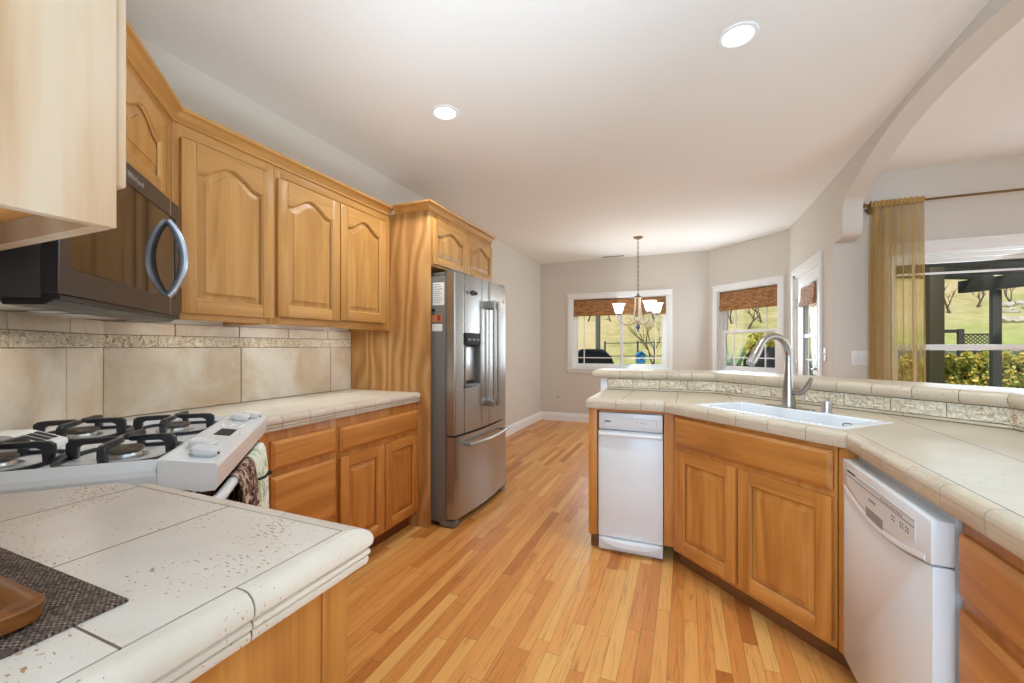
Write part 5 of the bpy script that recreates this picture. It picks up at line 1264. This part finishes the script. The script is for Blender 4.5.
m = MB().box(-0.1, ln+0.6, -0.06, 0.06, 2.325, 2.57, 0.008); m.move(Matrix.Translation((q1.x, q1.y, 0)) @ Matrix.Rotation(an, 4, 'Z')); m.build('beam', M_PERG, pg)
for i in range(7):
    s_ = 0.1+i*0.55; c_ = q1+dv.normalized()*s_
    m = MB().box(-0.035, 0.035, -2.6, 0.45, 2.575, 2.72, 0.004); m.move(Matrix.Translation((c_.x, c_.y, 0)) @ Matrix.Rotation(an, 4, 'Z')); m.build('rafter', M_PERG, pg)
sr = thing('patio_roof', 'dark grey boarded patio roof edge seen at the top of the family room window', 'roof')
MB().box(1.35, 7.0, 4.60, 6.1, 2.56, 2.66).build('boards', M_PERG, sr); MB().box(1.35, 7.0, 6.0, 6.09, 2.38, 2.559, 0.005).build('edge_beam', M_PERG, sr)
hb = [(948, 9.6), (966, 9.65), (983, 9.6), (1003, 9.5), (1021, 9.4), (1040, 9.2), (906, 9.8), (928, 9.7)]
hl = ['leftmost clear', 'second', 'third', 'fourth', 'fifth', 'sixth', 'curtain', 'column']
hlab = ['yellow-green hedge bush just right of the olive column', 'yellow-green hedge bush below the gate post', 'yellow-green hedge bush just left of the pergola post', 'yellow-green hedge bush just right of the pergola post', 'yellow-green hedge bush at the right edge of the photo', 'hedge bush beyond the right edge of the photo', 'yellow-green hedge bush seen through the sheer curtain', 'yellow-green hedge bush behind the olive column']
for i, (p_, d_) in enumerate(hb):
    if i == 5: continue
    x, y = wpt(p_, d_); shrub('hedge_bush', hlab[i], x, y, hill_z(x, y) if y > 7 else -0.12, 0.17, 0.34, 1.22, 1100, M_LEAFY, 70+i, 'bush', 'hedge bushes outside the family room', 0.055, 0.05)
fe = thing('board_fence', 'blue-grey board fence behind the yellow-green hedge', 'fence')
p0, p1_ = Vector(wpt(880, 11.6)), Vector(wpt(1080, 10.4)); dv = p1_-p0; ln = dv.length; an = math.atan2(dv.y, dv.x); Mf = Matrix.Translation((p0.x, p0.y, -0.15)) @ Matrix.Rotation(an, 4, 'Z')
m = MB(); i = 0; x = 0
while x < ln: m.box(x, x+0.135, -0.012, 0.012, 0, 1.28, 0.003); x += 0.14
m.move(Mf); m.build('boards', M_FENCE, fe, 0)
for k_ in range(5):
    m = MB().box(ln*k_/4-0.05, ln*k_/4+0.05, 0.013, 0.11, 0, 1.35, 0.005); m.move(Mf); m.build('post', M_FENCE, fe)
lt = thing('lattice_panel', 'dark wooden lattice panel above the fence, left of the pergola post', 'lattice')
p0, p1_ = Vector(wpt(963, 11.0)), Vector(wpt(992, 10.8)); dv = p1_-p0; ln = dv.length; an = math.atan2(dv.y, dv.x); Mf = Matrix.Translation((p0.x, p0.y, 1.16)) @ Matrix.Rotation(an, 4, 'Z')
m = MB(); H_ = 0.40
m.box(0, ln, -0.02, 0.02, -0.02, 0.02).box(0, ln, -0.02, 0.02, H_-0.02, H_+0.02).box(-0.02, 0.02, -0.02, 0.02, -0.02, H_).box(ln-0.02, ln+0.02, -0.02, 0.02, -1.28, H_)
st2 = 0.09
k_ = -int(H_/st2)-1
while k_*st2 < ln:
    for sg, yo in ((1, -0.006), (-1, 0.006)):
        x0_ = k_*st2; t0, t1 = max(0, -x0_), min(H_, ln-x0_)
        if t1 > t0:
            if sg == 1: a_, b_ = (x0_+t0, t0), (x0_+t1, t1)
            else: a_, b_ = (x0_+t0, H_-t0), (x0_+t1, H_-t1)
            m.tube([(a_[0], yo, a_[1]), (b_[0], yo, b_[1])], 0.012, 4)
    k_ += 1
m.move(Mf); m.build('lattice_strips', M_PERG, lt, 0)
gp_ = Vector(wpt(960.5, 10.0)); g0 = Vector(wpt(944, 10.1)); dv = gp_-g0; an = math.atan2(dv.y, dv.x)
gt = thing('gate_post', 'dark wooden gate post with short top rail beyond the hedge', 'gate post')
m = MB().box(-0.05, 0.05, -0.05, 0.05, -0.2, 1.66, 0.005); m.move(Matrix.Translation((gp_.x, gp_.y, 0))); m.build('post', M_PERG, gt)
m = MB().box(0, dv.length-0.052, -0.03, 0.03, 1.57, 1.65, 0.004); m.move(Matrix.Translation((g0.x, g0.y, 0)) @ Matrix.Rotation(an, 4, 'Z')); m.build('top_rail', M_PERG, gt)
